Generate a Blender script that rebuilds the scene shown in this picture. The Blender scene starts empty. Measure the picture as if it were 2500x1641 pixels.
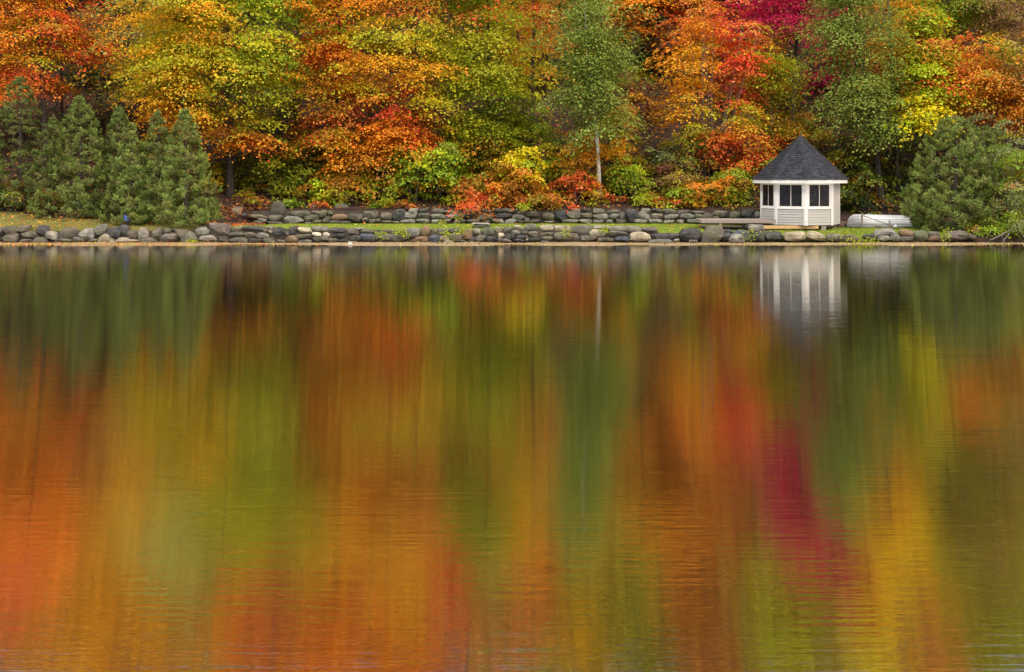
import bpy, math, random
import numpy as np
from mathutils import Vector

# ------------------------------------------------------------------ camera, sky, sun, exposure
scn = bpy.context.scene
col = scn.collection
F, HZ, CH = 2880.0, 430.0, 3.5          # focal length in photo pixels, horizon row, eye height
cam_d = bpy.data.cameras.new('camera'); cam = bpy.data.objects.new('camera', cam_d); col.objects.link(cam)
cam.location = (0, 0, CH); cam.rotation_euler = (math.radians(90), 0, 0)
cam_d.sensor_width = 36; cam_d.lens = 36 * F / 2500
cam_d.shift_y = -(820.5 - HZ) / 2500; cam_d.clip_end = 2000
scn.camera = cam
SUN_EL, SUN_AZ = 52, -58                # degrees; azimuth left of straight behind the camera
world = bpy.data.worlds.new('World'); scn.world = world; world.use_nodes = True
wn = world.node_tree; bg = wn.nodes['Background']
sky = wn.nodes.new('ShaderNodeTexSky'); sky.sky_type = 'NISHITA'; sky.sun_disc = False
sky.sun_elevation = math.radians(SUN_EL); sky.sun_rotation = math.radians(180 + SUN_AZ)
sky.air_density = .7; sky.dust_density = 8.0; sky.ozone_density = 0.3
wn.links.new(sky.outputs[0], bg.inputs[0]); bg.inputs[1].default_value = 0.105
sun_d = bpy.data.lights.new('sun', 'SUN'); sun = bpy.data.objects.new('sun', sun_d); col.objects.link(sun)
sun_d.energy = 1.5; sun_d.angle = math.radians(18); sun_d.color = (1, .95, .87)
a, e = math.radians(SUN_AZ), math.radians(SUN_EL)
sdir = Vector((math.sin(a) * math.cos(e), -math.cos(a) * math.cos(e), math.sin(e)))
sun.rotation_euler = sdir.to_track_quat('Z', 'Y').to_euler(); sun.location = (-20, 20, 60)
scn.view_settings.view_transform = 'Standard'; scn.view_settings.look = 'None'
scn.view_settings.gamma = 1; scn.view_settings.use_curve_mapping = False
scn.view_settings.exposure = 1.17
scn.cycles.max_bounces = 6; scn.cycles.diffuse_bounces = 3; scn.cycles.transparent_max_bounces = 6
rng = np.random.RandomState(7); random.seed(7)

def W(px, py, Y): return Vector(((px - 1250) * Y / F, Y, CH - (py - HZ) * Y / F))
def WX(px, Y): return (px - 1250) * Y / F
def WZ(py, Y): return CH - (py - HZ) * Y / F

# ------------------------------------------------------------------ helpers
def tag(o, label=None, cat=None, group=None, kind=None):
    if label: o['label'] = label
    if cat: o['category'] = cat
    if group: o['group'] = group
    if kind: o['kind'] = kind
    return o
def empty(name, loc, label=None, cat=None, group=None, rz=0):
    o = bpy.data.objects.new(name, None); col.objects.link(o); o.location = loc; o.rotation_euler.z = rz
    o.empty_display_size = .2
    return tag(o, label, cat, group)
def link(name, me, m, parent=None):
    o = bpy.data.objects.new(name, me); col.objects.link(o)
    if m is not None and len(me.materials) == 0: me.materials.append(m)
    if parent is not None:
        o.parent = parent; o.location = -wloc(parent)       # vertices are in world space
        if parent.rotation_euler.z: o.location = (0, 0, 0)
    return o
def wloc(o):
    v = Vector(o.location); p = o.parent
    while p is not None: v = v + p.location; p = p.parent
    return v
def mesh(name, v, f): 
    me = bpy.data.meshes.new(name); me.from_pydata([tuple(x) for x in v], [], f); me.update(); return me
class MB:
    def __init__(s): s.v = []; s.f = []; s.c = []
    def box(s, x0, x1, y0, y1, z0, z1, c=None):
        n = len(s.v)
        s.v += [(x, y, z) for z in (z0, z1) for y in (y0, y1) for x in (x0, x1)]
        s.f += [tuple(n + i for i in q) for q in ((0,2,3,1),(4,5,7,6),(0,1,5,4),(2,6,7,3),(0,4,6,2),(1,3,7,5))]
        s.c += [c] * 8
        return s
    def hexa(s, pts, c=None):      # 8 points: bottom ring of 4, top ring of 4
        n = len(s.v); s.v += [tuple(p) for p in pts]
        s.f += [tuple(n + i for i in q) for q in ((3,2,1,0),(4,5,6,7),(0,1,5,4),(1,2,6,5),(2,3,7,6),(3,0,4,7))]
        s.c += [c] * 8
        return s
    def tube(s, pts, rad, sides=8, cap=True):
        pts = [Vector(p) for p in pts]; n0 = len(s.v)
        for i, p in enumerate(pts):
            d = (pts[min(i + 1, len(pts) - 1)] - pts[max(i - 1, 0)]).normalized()
            u = d.cross(Vector((.31, .93, .2))).normalized(); w = d.cross(u)
            r = rad[i] if hasattr(rad, '__len__') else rad
            for k in range(sides):
                t = 2 * math.pi * k / sides
                s.v.append(tuple(p + u * (r * math.cos(t)) + w * (r * math.sin(t))))
        for i in range(len(pts) - 1):
            for k in range(sides):
                k2 = (k + 1) % sides
                s.f.append((n0 + i * sides + k, n0 + i * sides + k2, n0 + (i + 1) * sides + k2, n0 + (i + 1) * sides + k))
        if cap:
            s.f.append(tuple(n0 + k for k in range(sides))[::-1]); s.f.append(tuple(n0 + (len(pts) - 1) * sides + k for k in range(sides)))
        s.c += [None] * (len(s.v) - n0)
        return s
    def bar(s, p, q, w, d):        # squared timber from p to q
        p, q = Vector(p), Vector(q); t = (q - p).normalized()
        u = t.cross(Vector((0, 1, 0)))
        u = Vector((1, 0, 0)) if u.length < .05 else u.normalized()
        n = t.cross(u).normalized(); pts = []
        for e in (p, q):
            pts += [e + u * w / 2 + n * d / 2, e - u * w / 2 + n * d / 2, e - u * w / 2 - n * d / 2, e + u * w / 2 - n * d / 2]
        return s.hexa(pts)
    def build(s, name, m, parent=None, smooth=False):
        me = mesh(name, s.v, s.f)
        if any(c is not None for c in s.c):
            at = me.color_attributes.new('Col', 'FLOAT_COLOR', 'POINT')
            at.data.foreach_set('color', np.array([(c or (1, 1, 1)) + (1,) for c in s.c], dtype=np.float32).ravel())
        if smooth:
            me.shade_smooth(); me.set_sharp_from_angle(angle=math.radians(40))
        return link(name, me, m, parent)

# ------------------------------------------------------------------ materials
def mat(name):
    m = bpy.data.materials.new(name); m.use_nodes = True
    nt = m.node_tree; b = nt.nodes['Principled BSDF']
    return m, nt, b
def nd(nt, t, **kw):
    n = nt.nodes.new(t)
    for k, v in kw.items(): setattr(n, k, v)
    return n
def ramp(nt, stops):
    r = nt.nodes.new('ShaderNodeValToRGB'); el = r.color_ramp.elements
    while len(el) < len(stops): el.new(.5)
    for e, (p, c) in zip(el, stops): e.position = p; e.color = (*c, 1)
    return r
def noise(nt, scale, detail=4, rough=.6, coord='Object', stretch=None):
    tc = nd(nt, 'ShaderNodeTexCoord'); n = nd(nt, 'ShaderNodeTexNoise')
    n.inputs['Scale'].default_value = scale; n.inputs['Detail'].default_value = detail; n.inputs['Roughness'].default_value = rough
    if stretch:
        mp = nd(nt, 'ShaderNodeMapping'); mp.inputs['Scale'].default_value = stretch
        nt.links.new(tc.outputs[coord], mp.inputs[0]); nt.links.new(mp.outputs[0], n.inputs['Vector'])
    else: nt.links.new(tc.outputs[coord], n.inputs['Vector'])
    return n
def mixc(nt, a, b, fac, mode='MIX'):
    m = nd(nt, 'ShaderNodeMix', data_type='RGBA', blend_type=mode)
    for i, v in ((6, a), (7, b), (0, fac)):
        if isinstance(v, (tuple, list)): m.inputs[i].default_value = (*v, 1)
        elif isinstance(v, (int, float)): m.inputs[i].default_value = v
        else: nt.links.new(v, m.inputs[i])
    return m.outputs[2]
def bump(nt, b, h, dist, strength=1):
    bp = nd(nt, 'ShaderNodeBump'); bp.inputs['Distance'].default_value = dist; bp.inputs['Strength'].default_value = strength
    nt.links.new(h, bp.inputs['Height']); nt.links.new(bp.outputs[0], b.inputs['Normal'])

def grain_mat(name, c0, c1, scale=6, rough=.8, stretch=None, bd=.004, spec=.3):
    m, nt, b = mat(name); n = noise(nt, scale, 5, .65, stretch=stretch)
    r = ramp(nt, [(.3, c0), (.7, c1)]); nt.links.new(n.outputs[0], r.inputs[0]); nt.links.new(r.outputs[0], b.inputs['Base Color'])
    b.inputs['Roughness'].default_value = rough; b.inputs['Specular IOR Level'].default_value = spec
    if bd: bump(nt, b, n.outputs[0], bd)
    return m
M = {}
M['paint'] = grain_mat('white_paint', (.61, .60, .57), (.69, .68, .655), 5, .55, bd=.001)
M['siding'] = grain_mat('grey_siding', (.37, .365, .33), (.43, .42, .39), 3, .6, (1, 1, 6), bd=.001)
M['wood_new'] = grain_mat('new_timber', (.50, .30, .12), (.64, .42, .20), 8, .7, (1, 4, 8))
M['wood_grey'] = grain_mat('weathered_timber', (.20, .17, .13), (.36, .32, .26), 9, .85, (1, 5, 9))
M['deck'] = grain_mat('deck_timber', (.22, .18, .155), (.33, .28, .245), 6, .8, (1, 6, 6))
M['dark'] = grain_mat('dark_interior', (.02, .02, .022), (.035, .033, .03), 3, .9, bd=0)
M['alu'] = grain_mat('boat_paint', (.56, .57, .57), (.70, .70, .69), 4, .38, (1, 1, 3), bd=.002, spec=.5)
M['bulb'] = grain_mat('bulb_glass', (.75, .75, .72), (.85, .85, .82), 4, .2, bd=0)
M['ball'] = grain_mat('buoy_plastic', (.62, .61, .58), (.78, .77, .74), 6, .45, bd=.001)
M['blue'] = grain_mat('blue_plastic', (.05, .09, .32), (.12, .18, .48), 14, .4, bd=.01)
M['litter_white'] = grain_mat('white_foam', (.7, .7, .68), (.85, .85, .83), 20, .7)
M['concrete'] = grain_mat('concrete', (.15, .13, .10), (.24, .22, .18), 30, .9)
M['core'] = grain_mat('earth_and_shade', (.035, .03, .022), (.08, .065, .045), 5, .95, bd=.02)  # earth inside the walls; also colours the painted shade under the deck
M['bark'] = grain_mat('bark', (.018, .014, .011), (.075, .06, .05), 9, .9, (3, 3, .6), bd=.02)
M['twig'] = grain_mat('twig_bark', (.10, .085, .07), (.24, .21, .18), 9, .9, (3, 3, .6), bd=.004)
M['branch_grey'] = grain_mat('driftwood', (.09, .078, .065), (.21, .19, .16), 10, .9, (3, 3, 3), bd=.006)
# birch bark
m, nt, b = mat('birch_bark'); M['birch'] = m
n = noise(nt, 5, 6, .7, stretch=(1.2, 1.2, 5)); r = ramp(nt, [(.36, (.05, .045, .04)), (.46, (.55, .53, .48)), (.8, (.72, .70, .66))])
nt.links.new(n.outputs[0], r.inputs[0]); nt.links.new(r.outputs[0], b.inputs['Base Color']); b.inputs['Roughness'].default_value = .7
# screened window pane: dark mesh, partly see-through, faint gloss
m, nt, b = mat('window_screen'); M['pane'] = m
out = nt.nodes['Material Output']; tr = nd(nt, 'ShaderNodeBsdfTransparent'); tr.inputs[0].default_value = (.62, .62, .66, 1)
b.inputs['Base Color'].default_value = (.022, .023, .03, 1); b.inputs['Roughness'].default_value = .22
mx = nd(nt, 'ShaderNodeMixShader'); mx.inputs[0].default_value = .45
nt.links.new(tr.outputs[0], mx.inputs[1]); nt.links.new(b.outputs[0], mx.inputs[2]); nt.links.new(mx.outputs[0], out.inputs[0])
# stone: tone from the object colour, lichen, speckle
m, nt, b = mat('stone'); M['stone'] = m
oi = nd(nt, 'ShaderNodeObjectInfo'); tc = nd(nt, 'ShaderNodeTexCoord')
ofs = nd(nt, 'ShaderNodeVectorMath', operation='ADD'); nt.links.new(tc.outputs['Object'], ofs.inputs[0])
cb = nd(nt, 'ShaderNodeCombineXYZ'); mlt = nd(nt, 'ShaderNodeMath', operation='MULTIPLY'); mlt.inputs[1].default_value = 57
nt.links.new(oi.outputs['Random'], mlt.inputs[0]); nt.links.new(mlt.outputs[0], cb.inputs[0]); nt.links.new(mlt.outputs[0], cb.inputs[2]); nt.links.new(cb.outputs[0], ofs.inputs[1])
def nz(scale, det, rg=.65):
    q = nd(nt, 'ShaderNodeTexNoise'); q.inputs['Scale'].default_value = scale; q.inputs['Detail'].default_value = det; q.inputs['Roughness'].default_value = rg
    nt.links.new(ofs.outputs[0], q.inputs['Vector']); return q
n1, n2, n3 = nz(3, 5), nz(26, 4, .8), nz(1.6, 3)
r1 = ramp(nt, [(.3, (.45, .45, .46)), (.55, (.9, .9, .88)), (.72, (1.35, 1.33, 1.25))]); nt.links.new(n1.outputs[0], r1.inputs[0])
r2 = ramp(nt, [(.36, (.5, .5, .5)), (.55, (1, 1, 1)), (.68, (1.7, 1.7, 1.6))]); nt.links.new(n2.outputs[0], r2.inputs[0])
c = mixc(nt, oi.outputs['Color'], r1.outputs[0], 1.0, 'MULTIPLY'); c = mixc(nt, c, r2.outputs[0], .7, 'MULTIPLY')
r3 = ramp(nt, [(.54, (0, 0, 0)), (.66, (1, 1, 1))]); nt.links.new(n3.outputs[0], r3.inputs[0])
ml = nd(nt, 'ShaderNodeMath', operation='MULTIPLY'); ml.inputs[1].default_value = .45; nt.links.new(r3.outputs[0], ml.inputs[0])
c = mixc(nt, c, (.11, .115, .045), ml.outputs[0]); nt.links.new(c, b.inputs['Base Color'])
b.inputs['Roughness'].default_value = .88; b.inputs['Specular IOR Level'].default_value = .25
ad = nd(nt, 'ShaderNodeMath', operation='MULTIPLY_ADD'); ad.inputs[1].default_value = .25
nt.links.new(n2.outputs[0], ad.inputs[0]); nt.links.new(n1.outputs[0], ad.inputs[2]); bump(nt, b, ad.outputs[0], .06)
# shingles
m, nt, b = mat('asphalt_shingle'); M['shingle'] = m
at = nd(nt, 'ShaderNodeVertexColor', layer_name='Col'); n = noise(nt, 40, 4, .8)
r = ramp(nt, [(.3, (.6, .6, .62)), (.7, (1.4, 1.4, 1.4))]); nt.links.new(n.outputs[0], r.inputs[0])
nt.links.new(mixc(nt, at.outputs[0], r.outputs[0], .8, 'MULTIPLY'), b.inputs['Base Color']); b.inputs['Roughness'].default_value = .9
b.inputs['Specular IOR Level'].default_value = .2; bump(nt, b, n.outputs[0], .006)
# leaves: colour of each leaf is stored on it
def leaf_mat(name, trans=.40, gloss=.015):
    m = bpy.data.materials.new(name); m.use_nodes = True; nt = m.node_tree; nt.nodes.clear()
    out = nd(nt, 'ShaderNodeOutputMaterial'); at = nd(nt, 'ShaderNodeVertexColor', layer_name='Col')
    d = nd(nt, 'ShaderNodeBsdfDiffuse'); t = nd(nt, 'ShaderNodeBsdfTranslucent'); g = nd(nt, 'ShaderNodeBsdfGlossy'); g.inputs['Roughness'].default_value = .45
    mx = nd(nt, 'ShaderNodeMixShader'); mx.inputs[0].default_value = trans; mg = nd(nt, 'ShaderNodeMixShader'); mg.inputs[0].default_value = gloss
    nt.links.new(at.outputs[0], d.inputs[0]); nt.links.new(at.outputs[0], t.inputs[0])
    nt.links.new(d.outputs[0], mx.inputs[1]); nt.links.new(t.outputs[0], mx.inputs[2])
    nt.links.new(mx.outputs[0], mg.inputs[1]); nt.links.new(g.outputs[0], mg.inputs[2]); nt.links.new(mg.outputs[0], out.inputs[0])
    return m
M['leaf'] = leaf_mat('leaf'); M['needle'] = leaf_mat('cedar_spray', .15, .02); M['grass'] = leaf_mat('grass_blade', .3, .03)
# ground surfaces
def two_tone(name, stops, s1, s2, bd, rough=.95):
    m, nt, b = mat(name); a1, a2 = noise(nt, s1, 5, .7), noise(nt, s2, 3, .7)
    mm = nd(nt, 'ShaderNodeMath', operation='MULTIPLY_ADD'); mm.inputs[1].default_value = .5
    nt.links.new(a2.outputs[0], mm.inputs[0]); h = nd(nt, 'ShaderNodeMath', operation='MULTIPLY'); h.inputs[1].default_value = .5
    nt.links.new(a1.outputs[0], h.inputs[0]); nt.links.new(h.outputs[0], mm.inputs[2])
    r = ramp(nt, stops); nt.links.new(mm.outputs[0], r.inputs[0]); nt.links.new(r.outputs[0], b.inputs['Base Color'])
    b.inputs['Roughness'].default_value = rough; b.inputs['Specular IOR Level'].default_value = .15; bump(nt, b, mm.outputs[0], bd)
    return m
M['soil'] = two_tone('forest_floor', [(.32, (.010, .008, .007)), (.5, (.032, .021, .015)), (.66, (.075, .034, .02))], 1.2, 9, .08)
M['lawn'] = two_tone('lawn_turf', [(.3, (.06, .085, .01)), (.5, (.11, .16, .018)), (.7, (.18, .21, .03))], .5, 14, .03)
M['bank'] = two_tone('mossy_bank', [(.3, (.05, .045, .015)), (.5, (.12, .115, .025)), (.68, (.19, .15, .05))], .8, 9, .05)
M['sand'] = two_tone('wet_sand', [(.3, (.10, .075, .045)), (.5, (.25, .19, .115)), (.7, (.38, .30, .19))], 1.5, 16, .02)
# lake
m = bpy.data.materials.new('lake_water'); m.use_nodes = True; M['lake'] = m; nt = m.node_tree; nt.nodes.clear()
out = nd(nt, 'ShaderNodeOutputMaterial'); d = nd(nt, 'ShaderNodeBsdfDiffuse'); d.inputs[0].default_value = (.012, .012, .006, 1)
g = nd(nt, 'ShaderNodeBsdfGlossy'); g.inputs['Roughness'].default_value = .032; g.inputs['Anisotropy'].default_value = .62; g.inputs['Color'].default_value = (.95, .93, .88, 1)
mx = nd(nt, 'ShaderNodeMixShader'); mx.inputs[0].default_value = .80
n1 = noise(nt, 1, 3, .55, stretch=(1.1, 10, 1)); n2 = noise(nt, 1, 2, .5, stretch=(.12, .7, 1))
tg = nd(nt, 'ShaderNodeCombineXYZ'); tg.inputs[0].default_value = 1; nt.links.new(tg.outputs[0], g.inputs['Tangent'])
s = nd(nt, 'ShaderNodeMath', operation='MULTIPLY_ADD'); s.inputs[1].default_value = 1.8
nt.links.new(n2.outputs[0], s.inputs[0]); nt.links.new(n1.outputs[0], s.inputs[2])
bp = nd(nt, 'ShaderNodeBump'); bp.inputs['Distance'].default_value = .0027; bp.inputs['Strength'].default_value = 1
nt.links.new(s.outputs[0], bp.inputs['Height']); nt.links.new(bp.outputs[0], g.inputs['Normal'])
nt.links.new(d.outputs[0], mx.inputs[1]); nt.links.new(g.outputs[0], mx.inputs[2]); nt.links.new(mx.outputs[0], out.inputs[0])

# ------------------------------------------------------------------ terrain
_fx = np.array([-400, 0, 480, 600, 900, 1180, 1350, 1590, 1625, 1720, 1900, 2100, 2400, 2900])
_fy = np.array([556, 556, 553, 553, 556, 559, 553, 557, 570, 571, 577, 577, 577, 577])
_gr = rng.rand(64, 64)
def vnoise(x, y):
    x = np.asarray(x, float); y = np.asarray(y, float); xi = np.floor(x).astype(int); yi = np.floor(y).astype(int); u = x - xi; v = y - yi
    u = u * u * (3 - 2 * u); v = v * v * (3 - 2 * v); g = lambda i, j: _gr[i % 64, j % 64]
    return (g(xi, yi) * (1 - u) + g(xi + 1, yi) * u) * (1 - v) + (g(xi, yi + 1) * (1 - u) + g(xi + 1, yi + 1) * u) * v
def sstep(a, b, x):
    t = np.clip((x - a) / (b - a), 0, 1); return t * t * (3 - 2 * t)
def ground(x, Y):
    x = np.asarray(x, float); Y = np.asarray(Y, float); px = 1250 + x * F / np.clip(Y, 58, 70)
    hf = CH - (np.interp(px, _fx, _fy) - HZ) * 62 / F
    left = 1 - sstep(430, 540, px); right = sstep(1820, 1960, px); up = sstep(520, 640, px) * (1 - right)
    shore = .05 * (vnoise(x * .5, Y * 0) - .5)
    lawn = np.interp(Y, [62, 62.9, 67, 67.4], [0, .45, 1, 1.03])
    zb = (.74 - .06 * sstep(1650, 1900, px)) * (1 - left) + left * 1.75
    mid = hf + (zb - hf) * lawn
    lf = np.interp(Y, [62, 65, 67.4], [.79, 1.45, 2.0]); mid = mid * (1 - left) + lf * left
    back = np.interp(Y, [67.4, 67.75, 68.5, 72, 86, 93, 106, 130, 200, 500], [.74, 1.6, 1.8, 3.5, 10.6, 11.2, 18, 35, 92, 120])
    backR = np.interp(Y, [67.4, 69, 72, 86, 93, 106, 130, 200, 500], [.72, 1.3, 3.2, 10.6, 11.2, 18, 35, 92, 120])
    backL = np.interp(Y, [67.4, 69, 72, 86, 93, 106, 130, 200, 500], [2.0, 2.6, 3.9, 10.6, 11.2, 18, 35, 92, 120])
    backU = back * up + backR * right + backL * left + np.interp(Y, [67.4, 68, 72, 86, 93, 106, 130, 200, 500], [1.1, 1.75, 3.6, 10.6, 11.2, 18, 35, 92, 120]) * np.clip(1 - up - right - left, 0, 1)
    beach = np.interp(Y, [-100, 40, 57, 59.4, 61.6, 61.9], [-4, -2.5, -.3, -.004, .03, .05]) + shore * sstep(56, 60, Y)
    z = np.where(Y < 61.72, beach, np.where(Y < 62, beach + (mid - beach) * (Y - 61.72) / .28, np.where(Y < 67.4, mid, backU)))
    return z + sstep(68.5, 72, Y) * (.35 * (vnoise(x * .35, Y * .35) - .5) + .12 * (vnoise(x * 1.3, Y * 1.3) - .5))
def gz(x, Y): return float(ground(x, Y))
def sheet(name, xs, ys, off, m, kind='structure', clip=None):
    X, Yg = np.meshgrid(xs, ys); Z = ground(X, Yg) + off
    nx, ny = len(xs), len(ys); v = np.stack([X.ravel(), Yg.ravel(), Z.ravel()], 1)
    f = [(j * nx + i, j * nx + i + 1, (j + 1) * nx + i + 1, (j + 1) * nx + i) for j in range(ny - 1) for i in range(nx - 1) if clip is None or clip(X[j, i], Yg[j, i])]
    me = mesh(name, v, f); me.shade_smooth(); return tag(link(name, me, m), kind=kind)
ysg = np.concatenate([np.linspace(-60, 56, 12), np.linspace(57, 61.5, 10), np.linspace(61.72, 62, 3), np.linspace(62.3, 67.2, 12), [67.4, 67.6, 67.75, 68.1], np.linspace(68.6, 94, 52), np.linspace(96, 140, 23), [170, 220, 300, 500]])
xsg = np.concatenate([np.linspace(-320, -48, 18), np.linspace(-44, 44, 177), np.linspace(48, 320, 18)])
sheet('hillside', xsg, ysg, 0, M['soil'])
sheet('lawn', np.arange(WX(565, 62), WX(2345, 62), .3), np.concatenate([[61.78, 61.9, 62], np.linspace(62.3, 67.35, 14)]), .012, M['lawn'],
      clip=lambda x, y: x > WX(565, 62) + .35 * (y - 62))
sheet('mossy_bank', np.arange(-34, WX(500, 62), .25), np.concatenate([[61.8, 61.9, 62], np.linspace(62.3, 66.5, 14)]), .014, M['bank'],
      clip=lambda x, y: y < 64.6 + .5 * math.sin(x * 1.3) - .55 * max(0, x + 26) * .45)
sheet('beach', np.arange(-60, 60, .5), np.concatenate([np.linspace(57, 61.6, 12), [61.72]]), .006, M['sand'])
sheet('shade_sheet', np.arange(WX(1722, 63.4), WX(2300, 64), .2), np.linspace(63.35, 66.6, 14), .03, M['core'], clip=lambda x, y: y > 63.3 + .5 * max(0, min(1, (x - WX(2030, 63)) * 2)) + (.0 if x < WX(2052, 63) else .75))  # dark sheet laid as painted shade under deck, gazebo and boat
lk = mesh('lake', [(-320, -60, 0), (320, -60, 0), (320, 61.2, 0), (-320, 61.2, 0)], [(0, 1, 2, 3)])
tag(link('lake', lk, M['lake']), kind='structure')

# ------------------------------------------------------------------ stones
TONE = [(.066, .066, .066), (.135, .122, .098), (.22, .21, .18), (.34, .30, .22), (.085, .097, .118), (.125, .13, .09), (.20, .135, .085), (.46, .42, .33)]
def cube_sphere(n=4):
    pts, idx, faces = [], {}, []
    def vid(p):
        k = tuple(round(q, 5) for q in p)
        if k not in idx: idx[k] = len(pts); pts.append(k)
        return idx[k]
    g = [(-1 + 2 * i / n) for i in range(n + 1)]
    for ax in range(3):
        for sg in (-1, 1):
            for i in range(n):
                for j in range(n):
                    q = []
                    for (p, r) in ((i, j), (i + 1, j), (i + 1, j + 1), (i, j + 1)):
                        w = [0, 0, 0]; w[ax] = sg; w[(ax + 1) % 3] = g[p]; w[(ax + 2) % 3] = g[r]; q.append(vid(w))
                    faces.append(tuple(q if sg > 0 else q[::-1]))
    return np.array(pts), faces
CSV, CSF = cube_sphere(4); CS3, CF3 = cube_sphere(3)
def stone_obj(name, x0, x1, z0, z1, y, depth, tone, parent=None, shape='', seed=0, tilt=0):
    r = np.random.RandomState(seed * 131 + 17); ang = shape != 'r'; p = (CS3 if ang else CSV).copy()
    k = r.uniform(5.5, 11.0)
    if shape == 'r': k = 2.6
    p = p / (np.sum(np.abs(p) ** k, 1) ** (1 / k))[:, None]
    for _ in range(r.randint(7, 12)):                     # hewn facets
        n = r.normal(size=3); n[1] = -abs(n[1]) * .9; n /= np.linalg.norm(n); c = r.uniform(.86, 1.1)
        d = p @ n; p = p - np.outer(np.maximum(d - c, 0), n)
    if ang:                                              # warped corners
        co = 1 + r.uniform(-.24, .10, (2, 2, 2, 3)); u_ = (np.clip(p, -1, 1) + 1) / 2; sc = 0
        for i_ in (0, 1):
            for j_ in (0, 1):
                for k_ in (0, 1): sc = sc + ((u_[:, 0] if i_ else 1 - u_[:, 0]) * (u_[:, 1] if j_ else 1 - u_[:, 1]) * (u_[:, 2] if k_ else 1 - u_[:, 2]))[:, None] * co[i_, j_, k_]
        p = p * sc
    p = p / np.abs(p).max(0)
    up = (p[:, 2] + 1) / 2
    sx, sk = r.uniform(-.22, .16), r.uniform(-.16, .16)
    if shape == 'p': sx, sk = -.75, r.uniform(-.15, .15)
    if shape == 'm': sx = -.5
    if shape == 'v': sx = .2; p[:, 0] *= (.55 + .45 * up)
    p[:, 0] = p[:, 0] * (1 + sx * (up - .5) * (1 if shape != 'p' else 1.1)) + sk * (p[:, 2])
    p[:, 2] += r.uniform(-.14, .14) * p[:, 0]
    p += r.normal(size=p.shape) * .028
    p = (p - (p.max(0) + p.min(0)) / 2) / ((p.max(0) - p.min(0)) / 2)
    s = np.array([(x1 - x0) / 2 * 1.07, depth / 2, (z1 - z0) / 2 * 1.10]); p = p * s
    if tilt:
        c, q = math.cos(tilt), math.sin(tilt); p[:, [0, 2]] = p[:, [0, 2]] @ np.array([[c, q], [-q, c]])
    me = mesh(name, p, CF3 if ang else CSF)
    if not ang: me.shade_smooth()
    me.materials.append(M['stone']); o = bpy.data.objects.new(name, me); col.objects.link(o)
    ctr = Vector(((x0 + x1) / 2, y, (z0 + z1) / 2))
    if parent is not None: o.parent = parent; o.location = ctr - wloc(parent)
    else: o.location = ctr
    t = np.array(TONE[tone]) * r.uniform(.85, 1.25) * np.array([r.uniform(.95, 1.06), 1, r.uniform(.92, 1.05)])
    o.color = (*t, 1); return o
_seed = [0]
def stone_px(r, x0, y0, s, Y, depth, parent, name='stone', bat=.35, zb=0):
    _seed[0] += 1
    cx0, cy0, cx1, cy1, tone = r[:5]; sh = r[5] if len(r) > 5 else ''
    ya, yb = y0 + cy0 / s, y0 + cy1 / s
    zm = WZ((ya + yb) / 2, Y); Ys = Y + bat * max(zm - zb, 0) + random.uniform(-.05, .05)
    Yc = Ys + depth * .5
    q = Ys + depth * .12                                  # depth at which its outline is seen
    return stone_obj(name, WX(x0 + cx0 / s, q), WX(x0 + cx1 / s, q), WZ(yb, q), WZ(ya, q), Yc, depth, tone, parent, sh, _seed[0])
A = [(-40,360,25,440,1),(30,350,185,445,1),(190,335,330,430,1),(235,405,440,495,1),(410,340,545,465,0),(515,405,660,500,2),(660,365,885,510,1,'r'),(890,375,1095,505,2),
 (1095,325,1230,450,2),(1120,435,1325,540,3,'m'),(1230,360,1420,505,0,'v'),(1370,335,1490,480,0,'r'),(1465,395,1590,510,1,'r'),(1565,370,1740,525,2,'p'),(1740,370,1900,500,1,'m'),
 (1905,370,2010,430,5),(1610,480,1820,550,1,'m'),(1310,475,1600,545,3,'m'),(1835,425,2070,530,1,'m'),(2005,375,2170,500,1,'v'),(2105,405,2290,530,1,'m'),(0,435,200,545,1),
 (225,490,370,540,1),(365,470,540,545,1,'m'),(610,480,830,550,1,'m'),(830,470,975,535,1,'m'),(1010,490,1125,535,1),(690,460,760,520,0),(-220,350,-45,460,1,'r'),(-210,440,-10,545,1,'m'),(-400,360,-225,480,2),(-420,460,-215,545,1,'m')]
B = [(110,355,285,475,2),(275,315,550,450,1),(280,315,400,345,3),(150,450,375,530,2,'m'),(385,455,515,530,1,'m'),(240,490,300,530,2),(510,410,680,475,1),(515,475,735,540,1),(550,350,690,410,1),
 (670,345,955,400,0),(685,410,830,490,1),(825,420,990,495,2),(740,490,900,540,1),(955,345,1030,385,2),(915,370,975,420,1),(1020,360,1170,495,0),(905,485,1050,548,1,'m'),(975,515,1060,548,1),
 (975,385,1030,435,1),(1065,505,1175,545,1),(1170,455,1320,545,6,'r'),(1195,360,1290,455,0),(1160,400,1215,455,1),(1225,345,1330,405,1),(1320,360,1480,425,3),(1285,435,1485,495,1),
 (1300,500,1480,555,1,'m'),(1475,415,1590,468,7),(1605,415,1690,480,7),(1570,460,1670,515,1),(1490,470,1610,540,0),(1470,350,1675,405,2),(1680,365,1885,430,0),(1700,430,1870,490,0),
 (1665,485,1785,550,1),(1775,497,1890,540,0),(1890,375,2030,455,1),(1910,450,2060,520,0),(1980,365,2080,385,2),(2035,430,2240,520,4),(2050,380,2220,430,1),(2210,400,2290,445,0),
 (1885,515,1950,548,3,'m'),(1930,520,2005,548,3,'m')]
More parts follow.
